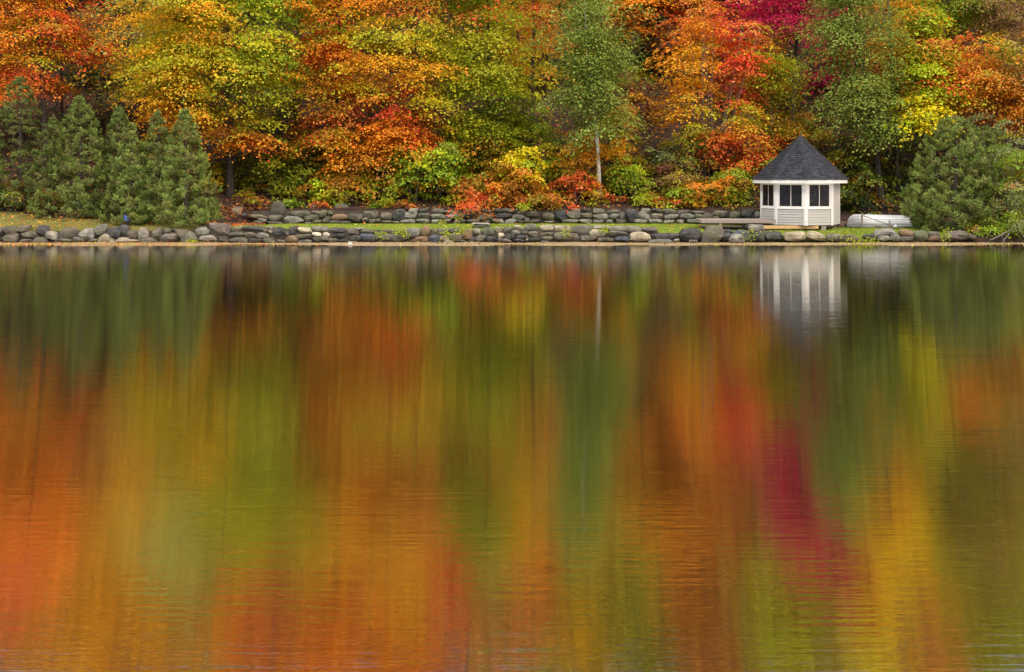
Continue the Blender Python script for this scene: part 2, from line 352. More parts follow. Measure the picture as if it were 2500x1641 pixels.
C = [(70,440,475,535,1),(155,385,330,455,1),(345,375,415,440,1),(420,372,600,480,2,'v'),(605,345,710,465,6,'r'),(480,460,690,540,6,'m'),(685,445,840,540,4),(720,375,890,480,1),(815,460,930,535,3),
 (930,430,1090,530,1),(865,375,945,410,1),(945,370,1080,425,0),(1080,385,1205,500,6),(850,505,1000,545,3,'m'),(1030,500,1130,535,1),(1130,505,1180,535,0),(1165,465,1245,535,0),(1235,440,1355,535,1),
 (1205,370,1305,450,2,'r'),(1310,365,1465,465,5),(1360,465,1505,530,0),(1460,360,1570,430,3),(1565,355,1675,415,1),(1500,425,1575,480,3),(1580,440,1700,510,0),(1500,475,1560,525,1),(1530,490,1665,535,1,'m'),
 (1655,390,1765,455,2),(1690,335,1795,390,3),(1765,400,1855,445,1),(1700,445,1850,495,0),(1800,320,1960,405,2,'m'),(1680,490,1820,530,0),(1810,480,1860,520,1),(1855,400,1985,475,1),(1860,475,2000,530,0),
 (1985,330,2150,410,3),(1985,415,2160,470,1),(2000,465,2150,515,1),(2000,515,2140,550,1,'m'),(-10,395,70,430,1),(40,470,80,530,1)]
D = [(10,337,215,415,3),(210,335,470,440,1),(470,335,660,375,2),(15,420,315,525,1),(325,450,515,525,1),(410,375,620,460,3),(505,470,700,525,1),(620,395,860,460,1),(650,345,1040,415,2),(1035,360,1220,405,1),
 (710,460,890,525,4),(895,410,1140,525,3),(1130,430,1480,505,0),(1400,490,1475,530,2)]
bw = empty('boulder_wall', (WX(240, 61.6), 61.6, .1), 'low wall of rounded boulders holding up the mossy bank under the cedars', 'wall')
for r in A: stone_px(r, 0, 480, 4.76, 61.35, .62, bw, bat=.3)
lw = empty('retaining_wall', (WX(1020, 61.6), 61.6, .1), 'lower dry stone wall between the sandy beach and the lawn', 'wall')
for r in B: stone_px(r, 450, 480, 4.76, 61.35, .52, lw)
for r in C: stone_px(r, 900, 480, 4.76, 61.35, .52, lw)
for r in D: stone_px(r, 1350, 480, 4.76, 61.35, .52, lw)
def core(parent, pts, thick, name='earth_core'):
    mb = MB()
    for (x0, za, zb, x1, zc, zd, y) in pts:
        mb.hexa([(x0, y, za), (x1, y, zc), (x1, y + thick, zc), (x0, y + thick, za), (x0, y + .12, zb), (x1, y + .12, zd), (x1, y + thick, zd), (x0, y + thick, zb)])
    return mb.build(name, M['core'], parent)
xs = np.linspace(WX(470, 61.6), WX(1655, 61.6), 40)
core(lw, [(x, -.1, gz(x, 62.05) - .1, x2, -.1, gz(x2, 62.05) - .1, 61.62) for x, x2 in zip(xs[:-1], xs[1:])], .2)
xs = np.linspace(WX(-100, 61.6), WX(470, 61.6), 16)
core(bw, [(x, -.1, .62, x2, -.1, .62, 61.7) for x, x2 in zip(xs[:-1], xs[1:])], .2)
UB = [(735,212,960,262,1),(840,250,960,290,1),(965,220,1140,295,1),(985,60,1175,230,1,'p'),(1220,165,1465,235,1),(1140,230,1380,315,2),(1385,205,1570,290,5),(1480,165,1570,210,1),(1560,160,1660,240,5),
 (1655,165,1720,225,5),(1600,225,1700,300,1),(1485,270,1600,315,1),(1705,205,1890,280,6,'r'),(1640,280,1940,315,1),(1890,205,2080,295,1),(2080,170,2240,255,1),(2065,240,2140,295,2),(2140,260,2230,310,1),
 (1390,290,1480,318,1),(965,290,1135,316,1),(800,275,960,316,1)]
UC = [(0,165,100,255,0),(135,190,270,280,1,'r'),(275,150,440,290,0),(415,180,560,270,2),(465,140,570,205,2),(585,140,690,190,0),(565,185,720,265,1),(730,140,875,200,1),(725,200,900,268,2),(895,195,1040,268,2),
 (870,160,1000,200,1),(1040,190,1235,262,0),(1110,140,1300,195,1),(1240,205,1450,275,2),(1300,155,1450,208,1),(1450,135,1540,190,1),(1465,190,1665,262,0),(1540,140,1725,192,1),(1665,205,1825,277,2),
 (1725,170,1830,205,1),(1825,175,1985,255,1),(2020,190,2155,280,1,'r'),(0,260,95,310,2),(90,260,140,305,1),(365,265,540,316,2),(545,260,700,316,2),(725,268,850,316,2),(870,265,955,316,2),
 (985,255,1140,318,2),(1145,265,1290,318,2),(1295,275,1420,316,1),(1420,252,1570,316,2),(1580,262,1720,316,2),(1725,275,1810,316,1),(1805,245,1870,300,2),(1870,262,1990,312,1),(2040,280,2160,314,1),(145,278,270,314,1),(265,285,365,316,1)]
UD = [(20,160,180,290,0),(160,175,315,270,2),(215,140,320,205,2),(325,140,445,190,0),(310,190,470,265,1),(470,140,610,205,1),(470,200,645,270,2),(645,195,780,265,2),(775,190,840,270,1),(845,150,1005,290,0),
 (985,175,1140,270,2),(1030,140,1140,205,2),(1150,140,1270,190,0),(1135,190,1290,270,1),(1295,145,1440,205,1),(1295,205,1470,270,2),(1470,195,1640,265,2),(1650,195,1760,265,2),(1750,195,1870,260,1),
 (1875,165,2035,245,1),(2065,180,2195,270,1,'r'),(2200,150,2350,270,0),(2330,180,2430,270,2),(630,155,780,200,1),(1450,160,1600,200,1),(1600,165,1760,200,1),(100,265,290,314,2),(290,265,455,314,2),
 (470,270,600,314,2),(610,265,700,314,2),(735,262,850,314,1),(940,265,1110,316,2),(1115,265,1275,316,2),(1290,272,1420,316,2),(1440,270,1525,318,2),(1560,265,1715,318,2),(1860,230,1930,280,2),(1715,262,1850,318,1),(1850,270,1990,318,1),(1990,262,2130,318,2),(2120,265,2260,318,1),(2250,268,2400,318,2)]
uw = empty('retaining_wall', (WX(1200, 67.3), 67.3, .9), 'upper dry stone wall along the foot of the wooded slope behind the lawn', 'wall')
for r, x0 in [(q, 450) for q in UB] + [(q, 900) for q in UC] + [(q, 1350) for q in UD]:
    stone_px(r, x0, 480, 4.76, 67.1, .5, uw, bat=.3, zb=.9)
for r in [(185,885,330,960,1),(365,905,480,975,1,'r'),(490,870,625,975,0),(605,890,670,965,2),(60,915,190,985,1),(180,945,260,985,1)]:
    stone_px(r, 1700, 310, 4.327, 67.1, .5, uw, bat=.3, zb=.9)
xs = np.linspace(WX(615, 67.4), WX(1865, 67.4), 30)
core(uw, [(x, .7, 1.5, x2, .7, 1.5, 67.38) for x, x2 in zip(xs[:-1], xs[1:])], .2)
# single boulders: crop origin/scale, box, tone, shape, label
def boulder(r, x0, y0, s, Y, depth, label, group=None, bat=.2):
    o = stone_px(r, x0, y0, s, Y, depth, None, 'boulder', bat=bat, zb=0); return tag(o, label, 'boulder', group)
U = (450, 480, 4.76)
boulder((525,120,690,255,6,'r'), *U, 67.6, .9, 'round brown boulder at the foot of the big maple trunk', bat=0)
boulder((660,195,735,245,0,'r'), *U, 67.4, .4, 'small dark stone beside the round brown boulder', bat=0)
boulder((1440,85,1575,175,3,'r'), *U, 68.2, .8, 'pale rounded boulder lying on top of the upper wall', bat=0)
boulder((1580,95,1690,170,0,'r'), *U, 68.2, .8, 'dark boulder beside the pale rounded one above the upper wall', bat=0)
boulder((1715,85,1905,205,5,'r'), *U, 67.9, .9, 'large mossy green dome shaped boulder on the upper wall', bat=0)
Dd = (1350, 480, 4.76)
boulder((1480,375,1735,530,0), *Dd, 61.3, .8, 'broad dark slab boulder standing behind the concrete block on the beach')
boulder((1725,340,1995,530,1,'m'), *Dd, 61.32, .8, 'tall streaked grey boulder standing between the dark slab and the draped grey stones')
boulder((1095,500,1415,552,1,'m'), *Dd, 60.95, .5, 'low flat brown stone lying on the beach at the water edge')
boulder((1940,385,2110,450,0), *Dd, 61.65, .6, 'dark rounded stone under the deck edge, above the pale pointed boulder')
boulder((1960,420,2120,525,0,'m'), *Dd, 61.45, .5, 'folded dark grey rock behind the pale pointed boulder')
boulder((2060,440,2245,545,2,'p'), *Dd, 61.0, .6, 'pale pointed wedge shaped boulder on the sand in front of the deck')
boulder((2110,395,2330,520,4), *Dd, 61.5, .7, 'bluish grey boulder behind the pale pointed one')
R1 = (1700, 310, 4.327)
boulder((560,1035,725,1125,2), *R1, 61.75, .6, 'square pale block perched on top of the dark boulders by the deck')
boulder((595,1110,735,1210,0), *R1, 61.4, .6, 'dark boulder directly under the perched square block')
boulder((730,1110,918,1208,0), *R1, 61.4, .6, 'dark flat topped boulder to the side of the perched block, below the gazebo beam')
boulder((940,1112,1165,1210,3), *R1, 61.3, .6, 'long pale tan boulder in the grass below the gazebo')
boulder((1190,1108,1385,1205,3,'m'), *R1, 61.3, .6, 'rounded tan boulder in the grass below the plain siding corner of the gazebo')
boulder((1395,1130,1575,1210,1,'m'), *R1, 61.35, .6, 'brown mossy mound of rock between gazebo and boat')
boulder((1570,1145,1730,1210,1,'m'), *R1, 61.35, .5, 'low brown rock half sunk in weeds in front of the boat bow')
Ff = (2000, 480, 4.76)
boulder((520,440,705,500,0), *Ff, 61.5, .5, 'dark flat rock in the weeds below the boat')
boulder((660,378,890,462,2), *Ff, 61.55, .7, 'light grey slab lying on top of two stones below the boat')
boulder((698,458,830,518,2), *Ff, 61.35, .5, 'small pale stone supporting the light grey slab')
boulder((828,418,952,518,2,'p'), *Ff, 61.3, .5, 'upright pointed pale stone beside the light grey slab')
boulder((945,385,1115,478,6,'r'), *Ff, 61.6, .6, 'rusty brown rounded boulder below the stern of the boat')
boulder((950,468,1095,520,1), *Ff, 61.4, .4, 'low grey stone under the rusty brown boulder')
boulder((1112,398,1278,520,5,'r'), *Ff, 61.35, .7, 'greenish lichen covered round boulder beside the rusty brown one')
boulder((1268,408,1412,472,1,'r'), *Ff, 61.7, .5, 'grey stone resting on a reddish one in front of the wide bushy cedar')
boulder((1268,458,1430,520,6,'m'), *Ff, 61.35, .5, 'low reddish stone under a grey one in front of the wide bushy cedar')
boulder((1475,402,1765,515,1,'m'), *Ff, 61.4, .8, 'broad speckled grey boulder under the wide bushy cedar')
boulder((1755,448,1835,500,1), *Ff, 61.4, .4, 'small grey stone beside the broad speckled boulder')
boulder((1775,355,1880,470,6,'r'), *Ff, 62.0, .6, 'tall brown rounded stone under the drooping grey green shrub')
boulder((1500,1000,1640,1090,6,'m'), *R1, 65.6, .8, 'brown rock beside the gazebo corner near the boat bow', bat=0)
# pale slab seat on the lawn
ss = empty('stone_bench', (WX(1174, 62.3), 62.3, gz(WX(1174, 62.3), 62.3)), 'low stone slab with a white top lying on the lawn edge above the lower wall', 'stone')
q = stone_px((1203,322,1412,376,5), 900, 480, 4.76, 62.1, .5, ss, 'slab_base', bat=0)
q = stone_px((1203,308,1410,330,7), 900, 480, 4.76, 62.08, .46, ss, 'slab_top', bat=0)

# ------------------------------------------------------------------ gazebo
GY, GR, GZ0 = 65.0, 2.11, .885
GX = WX(1957.5, 64.6)
gaz = empty('gazebo', (GX, GY, GZ0), 'white octagonal gazebo with dark shingle cone roof and screened windows', 'gazebo')
def corner(k, R): 
    t = math.radians(-5.6 + 45 * k); return Vector((GX + R * math.sin(t), GY - R * math.cos(t), 0))
class Facet:
    def __init__(s, k):        # from corner k-1 to corner k, counted rightwards
        s.a, s.b = corner(k - 1, GR), corner(k, GR); s.u = (s.b - s.a).normalized(); s.w = (s.b - s.a).length
        s.n = Vector((s.u.y, -s.u.x, 0))
    def p(s, u, d, z): return s.a + s.u * u + s.n * d + Vector((0, 0, GZ0 + z))
    def box(s, mb, u0, u1, z0, z1, d0, d1, d1b=None):
        d1b = d1 if d1b is None else d1b
        return mb.hexa([s.p(u0, d1, z0), s.p(u1, d1, z0), s.p(u1, d0, z0), s.p(u0, d0, z0), s.p(u0, d1b, z1), s.p(u1, d1b, z1), s.p(u1, d0, z1), s.p(u0, d0, z1)])
HW = 2.30
def board_run(f, u0, u1, z0, z1, n):
    h = (z1 - z0) / n
    for i in range(n):
        f.box(MB(), u0, u1, z0 + i * h, z0 + (i + 1) * h - .006, -.03, .034, .004).build('siding_board', M['siding'], gaz)
for k in (-1, 0, 1):            # corners -2..-1 (left), -1..0 (front), 0..1 (right)
    f = Facet(k); w = f.w
    f.box(MB(), 0, w, 0, .86, -.06, -.034).build('wall_panel', M['siding'], gaz)
    board_run(f, .105, w - .105, .0, .845, 6)
    win = f.box(f.box(f.box(f.box(MB(), .10, .20, .99, 2.15, -.03, .03), w - .20, w - .10, .99, 2.15, -.03, .03), .10, w - .10, .86, .99, -.03, .032), .10, w - .10, 2.15, HW, -.03, .032).build('window_frame', M['paint'], gaz)
    f.box(MB(), .085, w - .085, .845, .885, .0, .06).build('window_sill', M['paint'], win)
    mid = w / 2 + .01
    f.box(MB(), mid - .012, mid + .012, .99, 2.15, -.015, .018).build('mullion', M['paint'], win)
    for (u0, u1) in ((.20, mid - .012), (mid + .012, w - .20)):
        f.box(MB(), u0, u1, .99, 2.15, -.004, .002).build('window_pane', M['pane'], win)
        fr = MB(); t = .014
        f.box(fr, u0, u0 + t, .99, 2.15, .003, .012); f.box(fr, u1 - t, u1, .99, 2.15, .003, .012); f.box(fr, u0 + t, u1 - t, .99, .99 + t, .003, .012); f.box(fr, u0 + t, u1 - t, 2.15 - t, 2.15, .003, .012)
        fr.build('pane_frame', M['wood_grey'], win)
for k in (2, 3, 4, 5, 6):
    f = Facet(k); w = f.w
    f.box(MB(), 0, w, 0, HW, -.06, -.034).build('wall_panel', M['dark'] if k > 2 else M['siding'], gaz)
    if k in (2, 6): board_run(f, .08, w - .08, 0, HW, 17)
for k in range(-2, 6):          # corner posts: one folded board each
    fa, fb = Facet(k), Facet(k + 1); mb = MB(); z0 = -.03 if k in (0, 1) else 0
    fa.box(mb, fa.w - .10, fa.w + .016, z0, HW, -.05, .045); fb.box(mb, -.016, .10, z0, HW, -.05, .0445)
    mb.build('corner_post', M['paint'], gaz)
# floor, soffit, fascia, roof
def octa(R, z, k0=0): return [corner(k, R) + Vector((0, 0, GZ0 + z)) for k in range(8)]
def prism(Ra, za, Rb, zb): 
    v = octa(Ra, za) + octa(Rb, zb); f = [tuple(range(8))[::-1], tuple(range(8, 16))] + [(i, (i + 1) % 8, 8 + (i + 1) % 8, 8 + i) for i in range(8)]
    return v, f
v, f_ = prism(GR - .05, -.06, GR - .05, -.002); link('floor', mesh('floor', v, f_), M['wood_grey'], gaz)
RR, EZ = 2.56, 2.225
v, f_ = prism(RR - .06, EZ + .01, RR - .06, EZ + .05); link('soffit', mesh('soffit', v, f_), M['paint'], gaz)
for k in range(8):
    a0, b0 = corner(k - 1, RR), corner(k, RR); a1, b1 = corner(k - 1, RR - .04), corner(k, RR - .04)
    zz = lambda p, z: p + Vector((0, 0, GZ0 + z))
    MB().hexa([zz(a0, EZ), zz(b0, EZ), zz(b1, EZ), zz(a1, EZ), zz(a0, EZ + .20), zz(b0, EZ + .20), zz(b1, EZ + .20), zz(a1, EZ + .20)]).build('fascia_board', M['paint'], gaz)
RH, EB = 2.42, EZ + .19
apex = Vector((GX + .03, GY, GZ0 + EB + RH))
ro = octa(RR + .03, EB) + [apex]
roof = link('roof', mesh('roof', ro, [(i, (i + 1) % 8, 8) for i in range(8)] + [tuple(range(8))[::-1]]), M['shingle'], gaz)
at = roof.data.color_attributes.new('Col', 'FLOAT_COLOR', 'POINT'); at.data.foreach_set('color', [.03, .032, .038, 1] * 9)
NC = 24
for k in range(8):
    a0, b0 = ro[(k - 1) % 8], ro[k]; mb = MB(); nrm = (b0 - a0).cross(apex - a0).normalized()
    for i in range(NC):
        t0, t1 = i / NC, min((i + 1.12) / NC, .999)
        la, lb = a0.lerp(apex, t0), b0.lerp(apex, t0); ua, ub = a0.lerp(apex, t1), b0.lerp(apex, t1)
        L = (lb - la).length; x = -random.uniform(0, .2) * (i % 2)
        while x < L:
            w_ = random.choice((.14, .2, .26, .17)); s0, s1 = max(x, 0) / L, min(x + w_ - .006, L) / L; x += w_
            if s1 <= s0: continue
            g_ = random.uniform(.017, .040) * random.choice((.85, 1, 1, 1.2)); c_ = (g_ * .93, g_, g_ * 1.2)
            h_ = .022 + random.uniform(0, .012); lip = nrm * h_
            p0, p1, p2, p3 = la.lerp(lb, s0), la.lerp(lb, s1), ua.lerp(ub, s1), ua.lerp(ub, s0)
            dr = (apex - (a0 + b0) / 2).normalized() * random.uniform(-.012, .008)
            mb.hexa([p0 + dr, p1 + dr, p2, p3, p0 + lip + dr, p1 + lip + dr, p2 + nrm * .004, p3 + nrm * .004], c_)
    tag(mb.build('shingles', M['shingle'], roof), kind='stuff')
    hp = MB(); p = ro[k]; n2 = ((ro[(k + 1) % 8] - ro[k]).cross(apex - ro[k])).normalized(); mu = (nrm + n2).normalized()
    sa = (a0 - p).normalized(); sb = (ro[(k + 1) % 8] - p).normalized(); ax = (apex - p).normalized()
    sa = (sa - ax * sa.dot(ax)).normalized(); sb = (sb - ax * sb.dot(ax)).normalized()
    for i in range(18):
        t0, t1 = i / 18, min((i + 1.15) / 18, 1); q0, q1 = p.lerp(apex, t0), p.lerp(apex, t1); wd = .14 * min(1, (1 - t0) * 5 + .15)
        g_ = random.uniform(.020, .034); c_ = (g_ * .93, g_, g_ * 1.18)
        for sd in (sa, sb):
            hp.hexa([q0 + mu * .02, q0 + sd * wd + mu * .03, q1 + sd * wd + mu * .03, q1 + mu * .02, q0 + mu * .055, q0 + sd * wd + mu * .048, q1 + sd * wd + mu * .034, q1 + mu * .034], c_)
    hp.build('hip_cap', M['shingle'], roof)
MB().tube([apex + Vector((0, 0, -.06)), apex + Vector((0, 0, .03)), apex + Vector((0, 0, .06))], [.12, .07, .01], 8).build('roof_cap', M['dark'], roof)
# timbers and blocks under the gazebo
lawnz = lambda x, y: gz(x, y) + .01
yb = 63.12
MB().box(WX(1842, yb), WX(1998, yb), yb - .05, yb + .05, WZ(558.5, yb), GZ0 - .03).build('front_beam', M['wood_new'], gaz)
for px in (1872, 1925, 1985, 2010):
    x = WX(px, 63.3); MB().box(x - .13, x + .13, 63.2, 63.55, lawnz(x, 63.3) - .05, WZ(558.5, yb) if px < 2000 else GZ0 - .06).build('support_block', M['wood_grey'], gaz)
for (dx, dy) in ((-1.5, .6), (0, 1.2), (1.5, .6), (1.75, -.4)):
    MB().box(GX + dx - .12, GX + dx + .12, GY + dy - .12, GY + dy + .12, lawnz(GX + dx, GY + dy) - .1, GZ0 - .05).build('support_block', M['wood_grey'], gaz)
for k, lab in ((-1, 'string of small white bulbs behind the narrow window over the deck'), (0, 'string of small white bulbs behind the middle gazebo window'), (1, 'string of small white bulbs behind the gazebo window next to the plain siding wall')):
    f = Facet(k); c0 = f.p(f.w / 2, -.12, 2.0); st = empty('string_lights', c0, lab, 'lights', 'string lights inside the gazebo')
    us = np.linspace(.26, f.w - .26, 13); zs = [2.10 - .16 * (1 - ((u - f.w / 2) / (f.w / 2 - .26)) ** 2) for u in us]
    MB().tube([f.p(u, -.12, z) for u, z in zip(us, zs)], .006, 4).build('wire', M['wood_grey'], st)
    for i, (u, z) in enumerate(zip(us, zs)):
        if i % 2 == 0 or i == 5:
            z -= random.uniform(.0, .03); MB().tube([f.p(u, -.12, z + .01), f.p(u, -.12, z - .02), f.p(u, -.12, z - .05), f.p(u, -.12, z - .07)], [.012, .034, .034, .012], 8).build('bulb', M['bulb'], st, True)
for k, u, lab in ((-1, .62, 'white paper wind chime hanging behind the narrow window over the deck'), (1, .42, 'white paper wind chime hanging behind the window next to the plain siding wall')):
    f = Facet(k); uu = f.w * u; ch = empty('wind_chime', f.p(uu, -.2, 1.6), lab, 'ornament')
    f.box(MB(), uu - .004, uu + .004, 1.95, 2.18, -.2, -.192).build('cord', M['wood_grey'], ch)
    for z in (1.52, 1.67, 1.82): f.box(MB(), uu - .05 + .012 * math.sin(z * 9), uu + .05, z, z + .13, -.21, -.19).build('paper_tier', M['bulb'], ch)

# ------------------------------------------------------------------ deck
dx0, dx1, dy0, dy1 = WX(1711, 63.1), WX(1894, 63.1), 63.06, 65.0
dzt = WZ(536.5, 63.1); dzb = WZ(544.5, 63.1)
dk = empty('deck', ((dx0 + dx1) / 2, 64, gz((dx0 + dx1) / 2, 64)), 'low weathered wooden deck leading to the gazebo', 'deck')
ny = 12; pw = (dy1 - dy0 - .03) / ny
for i in range(ny): MB().box(dx0 - .02, dx1 + .02 if dy0 + i * pw < 63.2 else min(dx1, GX - 1.98), dy0 + .03 + i * pw, dy0 + .03 + (i + 1) * pw - .008, dzt - .035, dzt + random.uniform(-.003, .003)).build('plank', M['deck'], dk)
MB().box(dx0, dx1 + .01, dy0 - .01, dy0 + .028, dzb, dzt - .002).build('rim_board', M['deck'], dk)
MB().box(dx0, dx0 + .04, dy0 + .03, dy1 - .1, dzb, dzt - .037).build('rim_board', M['deck'], dk)
for (px, y, w_) in ((1759, 63.15, .11), (1751, 64.4, .12), (1815, 63.9, .14), (1870, 63.5, .12)):
    x = WX(px, y); MB().box(x - w_ / 2, x + w_ / 2, y - .05, y + .05, gz(x, y) - .1, dzt - .036).build('leg', M['wood_new'] if px == 1759 else M['wood_grey'], dk)
MB().box(dx0 + .15, dx1 - .1, 63.35, 63.4, dzb - .06, dzb + .02).build('joist', M['wood_grey'], dk)

# ------------------------------------------------------------------ boat, rack, buoy
BY = 65.4; bx0, bx1 = WX(2070, 65.2), WX(2242, 65.2); bz0 = WZ(551.5, 65); L = bx1 - bx0
boat = empty('rowboat', ((bx0 + bx1) / 2, BY, bz0), 'white rowboat turned upside down on a timber rack beside the gazebo', 'boat')
NS, NT = 30, 17; v = []
for i in range(NS):
    s = (i / (NS - 1)) ** 1.6; xx = s * L
    bw_ = .64 * (1 - max(0, 1 - xx / 1.9) ** 2.2) * (1 - .08 * s) + .012
    hh = (.60 - .10 * s) * math.sqrt(max(0, 1 - max(0, 1 - (xx + .01) / .55) ** 2)) + .01
    fl = .045 * (1 - s) ** 2                       # sheer: gunwale dips at the bow
    for j in range(NT):
        t = math.pi * j / (NT - 1); cy = -math.cos(t); sz = math.sin(t)
        yy = math.copysign(abs(cy) ** .8, cy) * bw_; z = (sz ** .7) * hh
        v.append((bx0 + xx, BY + yy, bz0 + z - fl * (1 - z / .6)))
f_ = [(i * NT + j, i * NT + j + 1, (i + 1) * NT + j + 1, (i + 1) * NT + j) for i in range(NS - 1) for j in range(NT - 1)]
f_ = [q[::-1] for q in f_] + [tuple((NS - 1) * NT + j for j in range(NT))]
hull = mesh('hull', v, f_); hull.shade_smooth(); ho = link('hull', hull, M['alu'], boat)
sol = ho.modifiers.new('thick', 'SOLIDIFY'); sol.thickness = .02
V_ = lambda i, j: Vector(v[i * NT + j])
MB().tube([V_(i, 0) for i in range(NS)], .022, 6).build('gunwale', M['alu'], boat, True); MB().tube([V_(i, NT - 1) for i in range(NS)], .022, 6).build('gunwale', M['alu'], boat, True)
MB().tube([V_(i, NT // 2) + Vector((0, 0, .01)) for i in range(2, NS)], .022, 6).build('keel', M['alu'], boat, True)
for j in (3, 5): MB().tube([V_(i, j) + Vector((0, -.006, .004)) for i in range(3, NS)], .016, 5).build('strake', M['alu'], boat, True)
rack = empty('boat_rack', (WX(2140, 64.6), 64.6, gz(WX(2140, 64.6), 64.6)), 'weathered timber rack with posts and braces holding the upturned rowboat', 'rack')
yr = 64.62; P = lambda px, py, y=yr: W(px, py, y)
for (px, pt, y) in ((2104.5, 520, yr), (2172, 538, yr), (2119.5, 520, 66.15), (2236, 535, 66.15)):
    b0 = W(px, 560, y); b0.z = gz(b0.x, y) - .05; MB().bar(b0, W(px, pt, y), .075, .07).build('post', M['wood_grey'], rack)
MB().bar(P(2106, 526, yr - .075), P(2170, 549, yr - .075), .05, .05).build('brace', M['wood_grey'], rack); MB().bar(W(2119, 521, 66.07), W(2160, 533, 66.07), .05, .05).build('brace', M['wood_grey'], rack)
MB().bar(P(2103, 558, yr - .07), P(2204, 555.5, yr - .07), .05, .06).build('rail', M['wood_grey'], rack); MB().bar(P(2108, 557.5, yr + .075), P(2140, 552.5, yr + .075), .045, .05).build('rail', M['wood_grey'], rack)
MB().bar(P(2138, 552.5, yr + .14), P(2200, 555, yr + .14), .045, .05).build('rail', M['wood_grey'], rack)
for px in (2104.5, 2172): a_ = P(px, 552.6); MB().bar(a_, a_ + Vector((.35, 1.6, 0)), .07, .07).build('cross_beam', M['wood_grey'], rack)
bc = P(2186, 553, 64.45)
buoy = empty('buoy', bc, 'white ball buoy tied under the gunwale of the upturned rowboat', 'buoy')
MB().tube([bc + Vector((-.11 + .22 * i / 8, 0, 0)) for i in range(9)], [max(.012, .105 * math.sqrt(max(0, 1 - (-1 + i / 4) ** 2))) for i in range(9)], 14).build('ball', M['ball'], buoy, True)
MB().tube([bc + Vector((-.1, 0, 0)), bc + Vector((-.16, .02, .02)), bc + Vector((-.2, .12, .04))], .014, 6).build('rope', M['wood_grey'], buoy)
# concrete block on the beach, foam scrap, blue bag, driftwood
cx, cy_, cz = WX(1693, 60.85), 60.85, gz(WX(1693, 60.85), 60.85); w_, h_ = .40, .19
blk = MB().box(cx - w_/2, cx + w_/2, cy_, cy_ + .19, cz + h_ - .045, cz + h_).box(cx - w_/2, cx + w_/2, cy_, cy_ + .19, cz - .02, cz + .02)
for i in range(4): xx = cx - w_/2 + .018 + i * (w_ - .036) / 3; blk.box(xx - .018, xx + .018, cy_ + .002, cy_ + .188, cz + .02, cz + h_ - .045)
tag(blk.build('concrete_block', M['concrete'], None), 'hollow concrete block with open cells standing on the sand', 'block')
cx, cy_ = WX(855, 60.4), 60.4; cz = gz(cx, cy_)
tag(MB().hexa([(cx-.11,cy_-.06,cz-.01),(cx+.11,cy_-.05,cz-.01),(cx+.1,cy_+.07,cz-.01),(cx-.1,cy_+.06,cz-.01),(cx-.1,cy_-.05,cz+.06),(cx+.1,cy_-.04,cz+.075),(cx+.09,cy_+.05,cz+.07),(cx-.09,cy_+.05,cz+.055)]).build('foam_scrap', M['litter_white']), 'small white foam scrap lying on the sand at the water edge', 'litter')
bgv, bgf = CSV.copy(), CSF
bgv = bgv / (np.sum(np.abs(bgv) ** 2.4, 1) ** (1 / 2.4))[:, None] * np.array([.13, .08, .17]) * (1 + .3 * rng.normal(size=(len(CSV), 1))); bgv[:, 0] += bgv[:, 2] * -.35
c = W(309, 534, 62.3); bo = mesh('blue_bag', bgv + np.array(c), bgf); bo.shade_smooth(); tag(link('blue_bag', bo, M['blue']), 'crumpled blue plastic bag caught low in the cedar branches', 'bag')
dw = empty('fallen_branch', W(2425, 588, 61.3), 'bare grey fallen branch slanting down to the beach under the grey green shrub', 'branch')
MB().tube([W(2418, 586, 61.3), W(2445, 574, 61.5), W(2470, 560, 61.8), W(2500, 540, 62.3), W(2525, 528, 62.8)], [.03, .045, .05, .055, .06], 7).build('main_stem', M['branch_grey'], dw, True)
MB().tube([W(2466, 561, 61.75), W(2462, 575, 61.4), W(2452, 584, 61.1), W(2447, 596, 60.7)], [.03, .025, .02, .012], 6).build('side_branch', M['branch_grey'], dw, True)
MB().tube([W(2448, 573, 61.5), W(2447, 582, 61.3), W(2450, 587, 61.2)], [.014, .012, .006], 5).build('side_branch', M['branch_grey'], dw, True)
dw = empty('fallen_branch', W(640, 515, 68), 'bare thin fallen branch lying behind the upper wall near the big maple', 'branch')
MB().tube([W(596, 487, 68.6), W(615, 497, 68.4), W(640, 507, 68.1)], [.035, .04, .03], 6).build('main_stem', M['branch_grey'], dw, True)
MB().tube([W(651, 495, 68.2), W(650, 510, 68.1), W(646, 522, 67.95)], [.015, .02, .02], 5).build('side_branch', M['branch_grey'], dw, True)
MB().tube([W(672, 498, 68.2), W(655, 508, 68.1), W(640, 509, 68.1)], [.015, .02, .025], 5).build('side_branch', M['branch_grey'], dw, True)

# ------------------------------------------------------------------ foliage
PAL = {k: np.array(v) for k, v in dict(
 red=(.66,.085,.022), coral=(.72,.19,.045), crimson=(.46,.014,.075), orange=(.70,.26,.018), rust=(.45,.19,.02), amber=(.70,.37,.018), yellow=(.74,.60,.012), lime=(.38,.46,.016),
 ygreen=(.43,.43,.018), green=(.20,.31,.018), olive=(.31,.31,.016), dgreen=(.045,.075,.018), birch=(.215,.275,.045), pale=(.36,.39,.09), brown=(.24,.10,.035), pink=(.36,.20,.11), purple=(.17,.05,.05),
 gold=(.58,.37,.010), grey=(.20,.24,.10), sky=(.3,.33,.3)).items()}
